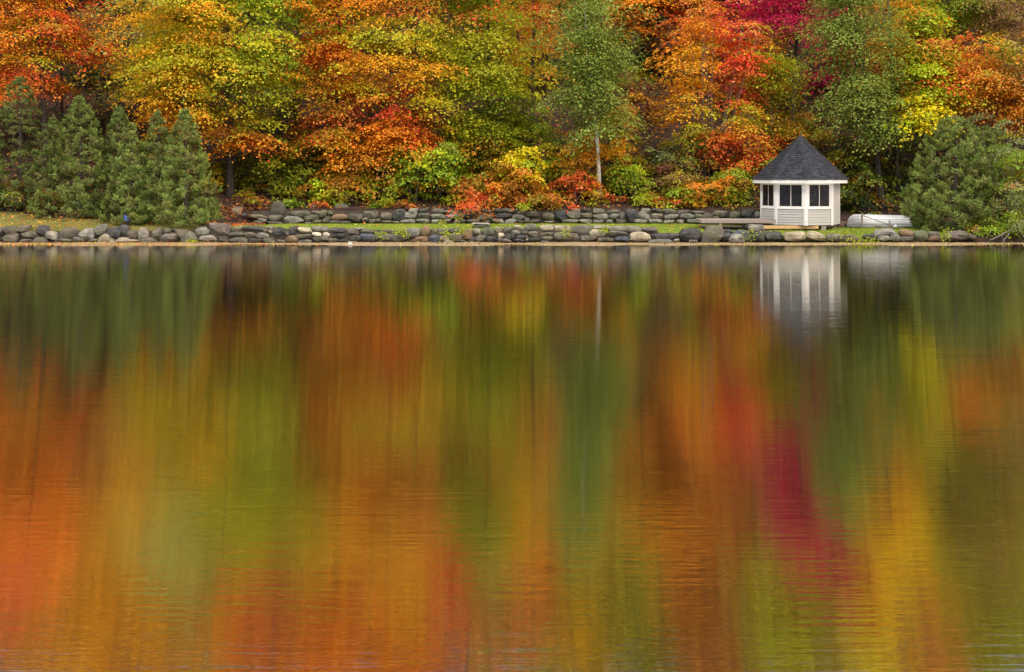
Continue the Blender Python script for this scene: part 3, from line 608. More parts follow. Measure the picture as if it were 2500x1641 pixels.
# leaf colours seen in the photograph: px, py, radius x, radius y, colour (rows above the frame come from the reflection; dgreen entries paint the shade of crown gaps)
FIELD = [(2240,290,45,35,'yellow'),(2250,300,40,30,'yellow'),(2235,275,40,30,'yellow'),(20,100,60,60,'orange'),(20,170,50,50,'coral'),(100,60,50,40,'red'),(180,30,60,30,'red'),(130,20,50,20,'orange'),(200,130,50,30,'red'),(190,80,50,30,'orange'),(110,110,50,30,'orange'),(90,80,30,30,'ygreen'),(150,190,50,20,'rust'),(30,230,60,30,'orange'),
 (150,160,40,30,'dgreen'),(240,190,50,30,'dgreen'),(210,235,60,25,'olive'),(100,140,50,30,'ygreen'),(265,50,40,60,'pale'),(300,200,30,40,'pale'),(290,160,30,30,'amber'),(240,90,20,30,'orange'),
 (340,60,50,60,'amber'),(350,140,60,50,'amber'),(400,180,60,50,'ygreen'),(420,70,60,50,'ygreen'),(420,110,40,30,'ygreen'),(350,240,50,30,'amber'),(500,60,60,40,'amber'),(500,150,60,50,'amber'),(520,120,40,30,'ygreen'),(580,60,60,60,'ygreen'),(600,130,50,50,'ygreen'),(570,200,50,40,'green'),(620,220,60,50,'green'),(540,250,60,30,'ygreen'),
 (470,260,60,40,'orange'),(520,320,50,25,'rust'),(590,375,40,25,'red'),(560,340,50,20,'orange'),(430,220,40,30,'amber'),(640,40,60,60,'green'),(690,60,60,50,'green'),(690,170,60,40,'ygreen'),(660,260,60,40,'ygreen'),(700,220,60,30,'ygreen'),(640,320,60,30,'rust'),
 (780,30,50,25,'orange'),(850,15,50,20,'orange'),(840,60,50,40,'ygreen'),(780,75,40,30,'red'),(910,60,50,30,'ygreen'),(960,10,50,25,'coral'),(740,130,30,30,'orange'),(790,145,45,30,'red'),(870,130,50,40,'orange'),(840,185,50,30,'rust'),(800,235,50,22,'coral'),(850,250,40,20,'coral'),(880,85,40,30,'ygreen'),(900,180,50,40,'amber'),
 (1050,50,50,30,'ygreen'),(1000,100,50,40,'ygreen'),(1090,70,40,25,'amber'),(960,170,50,40,'amber'),(1030,200,60,30,'amber'),(1060,110,40,30,'ygreen'),(1120,120,50,40,'ygreen'),(1170,15,40,25,'red'),(1130,25,40,20,'green'),(1200,60,50,40,'ygreen'),(1150,130,50,50,'olive'),(1160,200,50,50,'green'),(1080,230,50,30,'ygreen'),
 (980,260,50,25,'red'),(1020,310,50,25,'coral'),(940,320,50,25,'orange'),(1040,350,40,15,'red'),(900,300,50,30,'orange'),(770,310,50,25,'coral'),(850,290,40,25,'orange'),(840,340,40,15,'red'),(880,400,70,30,'orange'),(800,400,60,30,'orange'),(740,410,50,40,'olive'),(680,400,60,50,'dgreen'),(650,450,60,40,'olive'),(700,280,60,30,'dgreen'),(900,265,50,15,'dgreen'),
 (1150,260,60,30,'ygreen'),(1190,290,60,40,'green'),(1180,355,40,15,'orange'),(1120,330,50,30,'olive'),(1230,50,60,40,'lime'),(1220,110,50,40,'ygreen'),(1290,100,50,30,'orange'),(1300,40,50,40,'coral'),(1250,200,60,40,'ygreen'),(1240,270,60,30,'green'),(1260,320,50,40,'olive'),(1300,250,50,40,'olive'),(1330,200,50,40,'olive'),
 (1570,20,50,30,'orange'),(1600,55,40,20,'dgreen'),(1600,85,25,25,'grey'),(1610,150,30,40,'dgreen'),(1580,130,40,20,'rust'),(1640,30,50,25,'red'),(1700,30,50,30,'coral'),(1640,90,25,35,'coral'),(1690,90,40,40,'orange'),(1740,100,40,30,'orange'),(1700,150,50,40,'amber'),(1670,180,40,40,'orange'),(1690,280,60,50,'amber'),(1640,260,40,30,'amber'),(1730,200,40,50,'amber'),
 (1720,320,40,40,'olive'),(1770,80,40,50,'red'),(1800,60,40,50,'red'),(1810,130,40,60,'red'),(1790,190,40,40,'crimson'),(1820,200,40,40,'red'),(1760,250,40,50,'ygreen'),(1790,280,40,40,'ygreen'),(1750,390,60,40,'coral'),(1830,370,50,40,'red'),(1800,320,40,30,'orange'),(1780,350,50,40,'coral'),(1850,320,40,30,'orange'),(1870,290,50,40,'olive'),
 (1850,30,50,30,'crimson'),(1920,20,50,40,'crimson'),(1940,70,50,40,'crimson'),(1975,115,25,20,'crimson'),(1870,80,20,30,'yellow'),(1900,120,40,40,'ygreen'),(1880,180,50,40,'ygreen'),(1910,220,50,40,'olive'),(1990,130,30,20,'orange'),(1840,240,30,30,'red'),(1990,290,30,40,'red'),(2000,340,40,30,'red'),(2030,380,40,25,'coral'),(1960,340,40,40,'orange'),
 (2190,20,40,40,'orange'),(2200,80,40,50,'orange'),(2190,150,40,50,'amber'),(2200,220,40,40,'rust'),(2250,60,40,50,'lime'),(2240,110,40,30,'lime'),(2280,20,50,30,'green'),(2270,200,40,40,'lime'),(2260,240,40,30,'lime'),(2245,285,45,30,'yellow'),(2235,320,20,15,'yellow'),(2330,105,50,35,'coral'),(2390,140,50,40,'orange'),(2310,150,40,30,'orange'),(2320,200,50,25,'red'),(2380,225,60,25,'orange'),(2440,260,60,25,'orange'),(2470,210,40,30,'rust'),
 (2350,40,50,40,'green'),(2440,40,50,50,'pink'),(2490,90,40,60,'pink'),(2400,80,50,40,'olive'),(2470,150,40,40,'olive'),(2460,310,50,25,'red'),(2370,300,50,25,'rust'),(2330,270,40,25,'olive'),
 (2100,420,80,80,'olive'),(2150,480,60,50,'dgreen'),(2080,480,60,60,'dgreen'),(2110,400,40,25,'rust'),
 (60,-250,60,90,'coral'),(30,-150,70,70,'orange'),(140,-120,60,60,'amber'),(230,-300,80,150,'amber'),(320,-380,60,90,'amber'),(230,-80,60,60,'orange'),(400,-200,80,130,'pale'),(480,-330,80,90,'pale'),(330,-80,60,80,'amber'),(560,-120,80,100,'ygreen'),(620,-230,60,90,'olive'),(500,-460,60,50,'amber'),(660,-400,50,60,'coral'),(560,-440,60,60,'orange'),
 (740,-100,60,90,'olive'),(760,-260,50,90,'olive'),(830,-330,70,110,'orange'),(900,-420,80,90,'orange'),(860,-110,70,80,'orange'),(960,-120,40,90,'rust'),(940,-260,50,70,'amber'),(1030,-130,30,100,'coral'),(1080,-260,40,90,'red'),(1090,-360,30,60,'coral'),(1020,-380,50,70,'gold'),(1140,-100,70,110,'green'),(1180,-250,50,80,'olive'),(1200,-430,60,70,'pale'),
 (1300,-120,50,90,'amber'),(1290,-300,60,110,'orange'),(1280,-420,40,60,'coral'),(1400,-110,70,90,'birch'),(1420,-280,50,60,'gold'),(1480,-380,50,80,'gold'),(1500,-200,40,90,'olive'),(1580,-330,40,130,'olive'),(1640,-90,70,80,'rust'),(1740,-100,60,90,'rust'),(1660,-330,60,120,'orange'),(1760,-300,60,130,'rust'),(1840,-200,50,100,'olive'),(1860,-380,50,80,'ygreen'),
 (1960,-60,50,90,'crimson'),(1970,-180,50,80,'crimson'),(2030,-260,50,70,'crimson'),(1960,-300,30,60,'amber'),(1990,-440,50,60,'olive'),(2060,-50,60,70,'birch'),(2160,-100,50,70,'amber'),(2170,-230,70,120,'gold'),(2210,-330,60,130,'yellow'),(2120,-420,60,60,'orange'),(2280,-430,60,60,'orange'),(2330,-100,60,80,'olive'),(2420,-60,60,70,'olive'),(2400,-250,70,130,'brown'),(2480,-350,60,140,'olive'),(2330,-300,60,90,'olive')]
FA = np.array([q[:4] for q in FIELD], float); FC = np.array([PAL[q[4]] for q in FIELD]); FN = [q[4] for q in FIELD]
HOLES = np.array([(150,165,45,30),(245,185,35,30),(700,280,45,30),(620,410,70,60),(560,420,50,60),(690,390,60,40),(900,268,40,14),(1600,60,40,20),(1600,170,30,40),(1570,330,50,120),(2100,450,80,60),(2240,190,16,50),(1880,300,30,30),(1300,160,20,20),(740,270,40,20)], float)
def field_pick(px, py, r, own=None, ownw=.25):
    d = ((px - FA[:, 0]) / (FA[:, 2] * 1.15)) ** 2 + ((py - FA[:, 1]) / (FA[:, 3] * 1.15)) ** 2
    w = np.exp(-d); w = w ** 1.4
    if own is not None:
        i = r.randint(0, len(own)); s = w.sum() + ownw
        if r.rand() * s < ownw or s < 1e-6: return PAL[own[i]], own[i]
    if w.sum() < 1e-9: i = int(np.argmin(d)); return FC[i], FN[i]
    i = r.choice(len(w), p=w / w.sum()); return FC[i], FN[i]
def proj(c): return 1250 + c[0] * F / c[1], HZ - (c[2] - CH) * F / c[1]

LEAF3 = np.array([(0, -.1, 0), (-.52, .36, .10), (0, .52, 0), (.52, .36, .10), (-.2, .3, .02), (.2, .3, .02), (0, 1, .03)]); LEAF3F = np.array([(0, 2, 1), (0, 3, 2), (4, 5, 6)])
LEAF2 = np.array([(0, 0, 0), (-.42, .48, .10), (0, 1, 0), (.42, .48, .10)]); LEAF2F = np.array([(0, 2, 1), (0, 3, 2)])
SPRAY = np.array([(0, 0, 0), (-.12, .55, .03), (0, 1, 0), (.12, .55, .03)])
BLADE = np.array([(-.06, 0, 0), (.06, 0, 0), (.02, 1, .12)]); BLADEF = np.array([(0, 1, 2)])
def leaf_mesh(name, P, Nn, T, S, C, tmpl, tf):
    """P positions, Nn normals, T tip directions, S sizes, C colours"""
    Nn = Nn / np.linalg.norm(Nn, axis=1, keepdims=True); T = T - Nn * np.sum(T * Nn, 1, keepdims=True); T /= np.linalg.norm(T, axis=1, keepdims=True) + 1e-9
    B = np.cross(T, Nn); k = len(tmpl); n = len(P)
    V = P[:, None, :] + S[:, None, None] * (tmpl[None, :, 0:1] * B[:, None, :] + tmpl[None, :, 1:2] * T[:, None, :] + tmpl[None, :, 2:3] * Nn[:, None, :])
    Fc = (np.arange(n) * k)[:, None, None] + tf[None]
    me = bpy.data.meshes.new(name); nf = n * len(tf)
    me.vertices.add(n * k); me.vertices.foreach_set('co', V.astype(np.float32).ravel())
    me.loops.add(nf * 3); me.loops.foreach_set('vertex_index', Fc.astype(np.int32).ravel())
    me.polygons.add(nf); me.polygons.foreach_set('loop_start', np.arange(0, nf * 3, 3, dtype=np.int32))
    me.update(calc_edges=True)
    at = me.color_attributes.new('Col', 'FLOAT_COLOR', 'POINT')
    c4 = np.ones((n, k, 4), np.float32); c4[:, :, :3] = np.clip(C, .002, .9)[:, None, :]; at.data.foreach_set('color', c4.ravel())
    return me
def pads_to_leaves(pads, r, leaves, size, up=.75, jit=.45, droop=.25):
    """pads: (centre, outward, radius, thick, colour a, colour b, density)"""
    P, N, T, S, C = [], [], [], [], []
    for (c, o, rad, th, ca, cb, dn) in pads:
        n = max(8, int(leaves * dn)); a = r.uniform(0, 2 * math.pi, n); q = np.sqrt(r.rand(n)) * (1 + .25 * r.normal(size=n))
        wob = 1 + .3 * np.sin(a * 3 + r.rand() * 6) + .2 * np.sin(a * 5 + r.rand() * 6); q = q * wob
        st = r.uniform(1.0, 1.6); lx, ly = q * np.cos(a) * rad * st, q * np.sin(a) * rad / st ** .5
        lz = r.normal(size=n) * th * .45 + th * .5 * (1 - np.clip(q, 0, 1.4) ** 2) - droop * rad * np.clip(q, 0, 1.3) ** 2
        oo = np.array([o[0], o[1], 0]); on = np.linalg.norm(oo) + 1e-6; oo = oo / on
        lz = lz - .30 * (lx * oo[0] + ly * oo[1])                     # outer edge hangs
        p = np.stack([lx, ly, lz], 1) + c; rd = np.stack([lx, ly, 0 * lx], 1) / rad
        nn = np.array([0, 0, up]) + oo * .45 + rd * .35 + r.normal(size=(n, 3)) * jit
        tt = rd * .6 + oo * .5 + np.array([0, 0, -.55]) + r.normal(size=(n, 3)) * .5
        t = np.clip(.95 - 1.15 * q, .10, .9); t = np.where(r.rand(n) < t, .72, .12)[:, None]
        cc = (ca * (1 - t) + cb * t) * np.exp(r.normal(size=(n, 1)) * .13) * (1 + r.normal(size=(n, 3)) * .06)
        P.append(p); N.append(nn); T.append(tt); S.append(size * np.exp(r.normal(size=n) * .25)); C.append(cc)
    return [np.concatenate(q) for q in (P, N, T, S, C)]

def make_tree(name, base, ells, label, cat='tree', npads=80, leaves=150, lm=2.1, size=.138, own=None, ownw=.25, trunk=.2, bark='bark', seed=0, padr=(.7, 1.45), flat=.22,
              limbs=7, lean=(0, 0), stems=1, group=None, tmpl=3, holes=True, top=None, shell=.45, green=.2):
    r = np.random.RandomState(seed + 1000); bx, by = base; bz = gz(bx, by)
    root = empty(name, (bx, by, bz), label, cat, group)
    pads = []; vol = np.array([q[3] * q[4] + q[4] * q[5] + q[3] * q[5] for q in ells]); cnt = (npads * vol / vol.sum()).astype(int) + 1; names = {}
    for (ex, ey, ez, rx, ry, rz), m_ in zip(ells, cnt):
        k = 0; tries = 0
        while k < m_ and tries < m_ * 6:
            tries += 1; d = r.normal(size=3); d /= np.linalg.norm(d); q = r.rand() ** shell * r.uniform(.75, 1.32)
            c = np.array([ex + d[0] * rx * q, ey + d[1] * ry * q, ez + d[2] * rz * q])
            if c[2] < gz(c[0], c[1]) + .5: continue
            px, py = proj(c)
            if holes and by < 77:
                hd = ((px - HOLES[:, 0]) / HOLES[:, 2]) ** 2 + ((py - HOLES[:, 1]) / HOLES[:, 3]) ** 2
                if hd.min() < 1 and r.rand() < .85: continue
            ca, na = field_pick(px, py, r, own, ownw); cb, _ = field_pick(px, py + 12, r, own, ownw); cb = PAL[('ygreen', 'olive', 'green')[r.randint(3)]] if (tmpl == 3 and green > r.rand()) else cb; names[na] = names.get(na, 0) + 1
            rad = r.uniform(*padr); pads.append((c, d * np.array([1, 1, .4]), rad, rad * flat, ca * math.exp(r.normal() * .12), cb, (rad / padr[1]) ** 1.6)); k += 1
    P, N, T, S, C = pads_to_leaves(pads, r, leaves * lm, size, up=1.0, jit=.38)
    cr = leaf_mesh('crown', P, N, T, S, C, LEAF2, LEAF2F); link('crown', cr, M['leaf'], root)
    topc = np.array(ells[-1][:3]) if top is None else np.array(top); th = topc[2] + ells[-1][5] * .55
    tp = []
    for s_ in range(stems):
        ox, oy = (0, 0) if s_ == 0 else (r.uniform(-.9, .9), r.uniform(-.5, .5)); pts = []; K = 9
        for i in range(K):
            t = i / (K - 1); pts.append(Vector((bx + ox + (topc[0] - bx - ox * .2) * t ** 1.3 + .16 * math.sin(t * 6 + seed + s_) * t, by + oy + (topc[1] - by) * t, bz - .3 + (th - bz + .3) * t)))
        tr_ = trunk * (1 if s_ == 0 else .8)
        MB().tube(pts, [tr_ * (1.35 if i == 0 else 1) * (1 - .88 * i / (K - 1)) for i in range(K)], 9).build('trunk', M[bark], root, True); tp.append(pts)
    order = r.permutation(len(pads))[:limbs]
    for oi_ in order:
        c = Vector(pads[oi_][0]); pts = tp[r.randint(len(tp))]; z0 = min(max(c.z - (1.2 + .5 * (Vector((c.x, c.y, 0)) - Vector((bx, by, 0))).length), bz + .8), th - .5)
        i = min(range(len(pts)), key=lambda i: abs(pts[i].z - z0)); a_ = pts[i]; md = a_.lerp(c, .5) + Vector((0, 0, .25 + .1 * r.normal()))
        MB().tube([a_, a_.lerp(md, .5) + Vector((0, 0, .05)), md, c], [trunk * .34, trunk * .28, trunk * .2, .012], 5, False).build('limb', M[bark], root, True)
    return root, names
def E(px, py, Y, rx, rz, ry):           # crown ellipsoid from photo extents at depth Y
    c = W(px, py, Y); return (c.x, c.y, c.z, rx * Y / F, ry, rz * Y / F)
TREES = [
 # name, base px, Y, crown ellipsoids, label, options
 ('maple_tree', 562, 69.5, [E(460,170,69.4,190,180,3.0), E(640,180,69.8,110,180,2.8), E(600,345,69,75,45,1.2), E(480,300,69,70,40,1.3), E(540,-90,71,230,190,3.4)], 'big maple with dark trunk beside the cedars, crown yellow green fringed with orange', dict(npads=290, leaves=170, trunk=.23, own=('ygreen','orange'), limbs=12)),
 ('maple_tree', 820, 72.5, [E(820,200,71.5,130,190,2.6), E(800,335,70,95,45,1.6), E(830,-80,73,150,170,3.2)], 'maple with coral red and orange tiers leaning over the dark hollow', dict(npads=180, leaves=165, trunk=.17, own=('orange','amber','ygreen'), ownw=.4, limbs=10)),
 ('maple_tree', 1015, 71.5, [E(1000,200,70.8,140,180,2.6), E(980,330,69.8,110,50,1.6), E(1010,-70,72.5,150,170,3.2)], 'orange maple with red lower boughs above the lime green saplings', dict(npads=190, leaves=165, trunk=.18, own=('amber','ygreen','orange'), ownw=.4, limbs=10)),
 ('maple_tree', 1190, 72.5, [E(1180,190,72,130,190,2.8), E(1190,330,70.4,110,55,1.8), E(1190,-90,73,140,170,3.2)], 'yellow green maple standing between the orange maple and the white birch', dict(npads=180, leaves=165, trunk=.17, own=('ygreen','olive'), limbs=9)),
 ('maple_tree', 110, 73, [E(100,120,73,150,140,3.2), E(70,-120,74,170,160,3.4)], 'red and orange maple rising behind the cedars by the mossy bank', dict(npads=150, leaves=165, trunk=.2, own=('orange','red'), limbs=9)),
 ('poplar_tree', 275, 75, [E(262,70,74.5,55,120,1.8), E(300,200,74.5,50,80,1.6), E(380,-130,76,110,160,2.6)], 'pale olive poplar squeezed between the red maple and the big yellow green maple', dict(npads=95, leaves=150, size=.14, trunk=.13, own=('pale',), ownw=.8, tmpl=2, limbs=6, lm=1.2)),
 ('birch_tree', 1464, 69.5, [E(1450,255,68.9,120,115,1.7), E(1440,95,69.0,120,125,1.7), E(1440,170,68.3,60,150,.8), E(1415,-90,69.8,90,110,2.0)], 'green leaved birch with a white trunk in front of the slope', dict(npads=275, leaves=165, size=.125, trunk=.135, bark='birch', own=('birch',), ownw=40, tmpl=2, limbs=0, padr=(.5,.95), flat=.5, holes=False, shell=.5, lm=1)),
 ('amber_tree', 1722, 71.2, [E(1680,230,71.6,75,110,1.8), E(1715,80,72.5,70,90,1.8)], 'slender multi stemmed tree with amber yellow leaves beside the leaf strewn path', dict(npads=85, leaves=80, size=.135, padr=(.45, 1.0), trunk=.05, stems=5, bark='twig', own=('amber','orange'), ownw=.5, limbs=12)),
 ('red_maple', 1800, 71.8, [E(1800,170,72.5,60,150,1.7), E(1770,350,71,60,60,1.3)], 'slim bright red maple between the amber tree and the gazebo roof', dict(npads=95, leaves=85, size=.135, padr=(.45, 1.0), trunk=.05, stems=4, bark='twig', own=('red','coral'), ownw=.5, limbs=10)),
 ('maple_sapling', 1845, 69.8, [E(1835,380,69.8,60,50,1.2), E(1815,300,70.2,40,60,1.1)], 'low red and orange maple sapling growing behind the deck', dict(npads=46, leaves=70, size=.13, trunk=.04, stems=4, bark='twig', own=('red','orange','olive'), ownw=.5, limbs=12, padr=(.35, .8))),
 ('mixed_tree', 1885, 73.5, [E(1885,190,73.5,65,100,1.9), E(1880,320,72,60,50,1.4)], 'thin olive and yellow leaved tree directly behind the gazebo roof tip', dict(npads=62, leaves=115, size=.13, trunk=.07, stems=3, bark='twig', own=('olive','ygreen'), limbs=10)),
 ('crimson_maple', 1935, 78, [E(1910,40,77.5,90,90,2.6), E(1965,-150,78.5,80,150,2.6)], 'deep crimson maple high behind the gazebo', dict(npads=105, leaves=140, trunk=.15, own=('crimson',), ownw=.7, limbs=7)),
 ('birch_tree', 2156, 69.6, [E(2150,325,69.4,60,40,1.2), E(2110,240,70.0,115,110,2.0), E(2080,80,70.3,110,120,2.0), E(2050,-60,71,80,100,2.0)], 'green leaved birch with a dark lower trunk rising behind the upturned rowboat', dict(npads=275, leaves=165, size=.125, trunk=.17, own=('birch',), ownw=40, tmpl=2, limbs=4, padr=(.5,.95), flat=.5, holes=False, shell=.5, lm=1)),
 ('maple_tree', 2192, 71, [E(2190,130,75,60,140,2.2), E(2165,-130,76,80,150,2.6)], 'orange and gold maple with a dark trunk between the birch and the lime green tree', dict(npads=95, leaves=140, trunk=.17, own=('orange','amber'), limbs=8)),
 ('lime_tree', 2285, 72.5, [E(2248,290,68.6,34,30,.9), E(2258,225,70,42,55,1.2), E(2265,170,71.5,45,70,1.4), E(2250,70,72.5,50,70,1.6)], 'lime green tree with a bright yellow low bough above the wide bushy cedar', dict(npads=84, leaves=125, size=.17, trunk=.10, own=('lime',), ownw=.08, limbs=7)),
 ('maple_tree', 2400, 72.5, [E(2370,200,71.5,120,100,2.6), E(2470,220,71.5,80,110,2.4)], 'coral and orange maple spreading over the wide bushy cedar', dict(npads=110, leaves=150, trunk=.17, own=('orange','rust'), limbs=10)),
 ('ash_tree', 2440, 78, [E(2430,40,78,110,110,2.8), E(2420,-180,79,130,150,3.2)], 'olive tree with pinkish brown crown rising behind the coral maple', dict(npads=115, leaves=140, trunk=.18, own=('pink','olive'), limbs=7)),
 ('maple_tree', 2320, 80, [E(2320,20,80,80,100,2.6), E(2310,-180,81,90,140,3.0)], 'green maple behind the lime green tree, between orange and olive crowns', dict(npads=90, leaves=130, trunk=.17, own=('green','olive'), limbs=7)),
 ('maple_tree', 1570, 88, [E(1560,20,88,80,90,2.6), E(1560,-130,88,80,120,2.8)], 'orange maple on the terrace at the top of the path behind the birch', dict(npads=75, leaves=130, size=.2, trunk=.17, own=('orange',), limbs=6)),
 ('maple_tree', 1680, 89, [E(1670,50,89,90,80,2.8), E(1690,-130,89,110,130,3.0)], 'red maple on the terrace at the top of the path, behind the amber tree', dict(npads=85, leaves=130, size=.2, trunk=.17, own=('red','rust'), limbs=6)),
 ('maple_tree', 1300, 79, [E(1310,90,78,80,130,2.4), E(1300,-150,79,90,150,2.8)], 'rust orange maple showing on both sides behind the white birch', dict(npads=85, leaves=130, trunk=.15, own=('orange','rust'), limbs=6)),
 ('maple_tree', 720, 78, [E(720,160,77,110,140,2.8), E(730,-120,78,120,160,3.0)], 'green maple filling the gap between the big maple and the coral one', dict(npads=105, leaves=130, trunk=.17, own=('green','ygreen'), limbs=6)),
 ('maple_tree', -60, 74, [E(-70,140,73.5,120,150,2.8), E(-90,-120,75,140,160,3.0)], 'orange maple half out of sight past the outermost cedar', dict(npads=85, leaves=130, trunk=.2, own=('orange','olive'), limbs=5)),
 ('maple_tree', 2580, 74, [E(2570,160,73.5,110,150,2.8), E(2590,-120,75,140,160,3.0)], 'olive and rust maple past the drooping grey green shrub', dict(npads=85, leaves=130, trunk=.2, own=('rust','olive'), limbs=5)),
 ('maple_tree', -230, 72, [E(-240,170,71.5,120,170,2.8), E(-230,-100,73,140,160,3.0)], 'orange maple far along the shore past the dark hemlock', dict(npads=75, leaves=80, size=.2, trunk=.2, own=('orange','amber'), limbs=4)),
 ('maple_tree', -460, 71, [E(-470,190,71,140,190,3.0), E(-460,-100,73,150,160,3.2)], 'yellow green maple farthest along the shore past the hemlocks', dict(npads=80, leaves=80, size=.2, trunk=.2, own=('ygreen','amber'), limbs=4)),
 ('maple_tree', 2760, 70, [E(2760,200,70,130,200,2.8), E(2770,-90,72,140,160,3.0)], 'orange maple along the shore past the drooping shrub', dict(npads=80, leaves=80, size=.2, trunk=.2, own=('orange','rust'), limbs=4)),
 ('maple_tree', 2960, 69, [E(2960,230,69,130,220,2.8), E(2960,-60,71,150,170,3.2)], 'green and gold maple farthest along the shore past the drooping shrub', dict(npads=85, leaves=80, size=.2, trunk=.2, own=('ygreen','gold'), limbs=4)),
 ('maple_tree', 450, 80, [E(430,60,79,110,130,2.6)], 'olive maple standing in the shade behind the big yellow green maple', dict(npads=60, leaves=120, size=.2, trunk=.16, own=('olive','ygreen'), limbs=4)),
]
for i, (nm, bpx, Y, el, lab, op) in enumerate(TREES):
    make_tree(nm, (WX(bpx, Y), Y), el, lab, seed=i * 7 + 3, **op)
# trees further up the hill: seen through gaps and, above the frame, in the lake
HNAME = dict(red='red', coral='red', crimson='crimson', orange='orange', rust='rust brown', amber='gold', gold='gold', yellow='gold', lime='yellow green', ygreen='yellow green', green='green', olive='olive green', dgreen='dark green', birch='green', pale='pale green', brown='rust brown', pink='rust brown', purple='crimson', grey='pale green', sky='pale green')
HROW = ('on the lower slope close behind the shore trees', 'halfway up the hill, mirrored in the lake', 'on the upper hill, mirrored in the lake', 'below the hill crest, mirrored in the lake', 'on the hill crest, mirrored in the lake', 'on the far ridge, mirrored in the lake', 'on the topmost ridge, mirrored in the lake')
r_ = np.random.RandomState(5)
for row, (Y, n, zc, rzm) in enumerate(((84, 15, 11.5, 5.0), (94, 16, 20.5, 6.2), (104, 17, 28.0, 6.8), (115, 17, 37.0, 7.4), (127, 18, 47.0, 8.0), (140, 18, 64.0, 11.0), (163, 19, 82.0, 10.0))):
    for i in range(n):
        Yi = Y + r_.uniform(-2, 2); x = (-44 + 88 * (i + .5) / n) * (1 + .06 * row) + r_.uniform(-1.2, 1.2)
        if row == 0 and abs(proj((x, Yi, 11))[0] - 1590) < 70: continue
        zi = zc + r_.uniform(-1.5, 1.5); rx = r_.uniform(2.7, 3.6) * (1 + .09 * row)
        px, py = proj((x, Yi, zi)); _, nmc = field_pick(px, py, r_); own = (nmc,)
        make_tree('hillside_tree', (x + r_.uniform(-.5, .5), Yi), [(x, Yi, zi - rzm * .45, rx, 2.4, rzm * .6), (x + r_.uniform(-.5, .5), Yi + .4, zi + rzm * .4, rx * .9, 2.2, rzm * .6)],
                  'tall %s tree %s' % (HNAME[nmc], HROW[row]), npads=52 + 7 * row, leaves=(72, 60, 38, 34, 32, 30, 28)[row], size=(.28, .32, .46, .5, .54, .58, .64)[row], own=own, ownw=.35, trunk=.18, seed=500 + row * 40 + i, padr=(.9 + .1 * row, 1.6 + .14 * row), lm=1, flat=.42, limbs=3, group='tall %s trees %s' % (HNAME[nmc], HROW[row]), tmpl=2, holes=False)

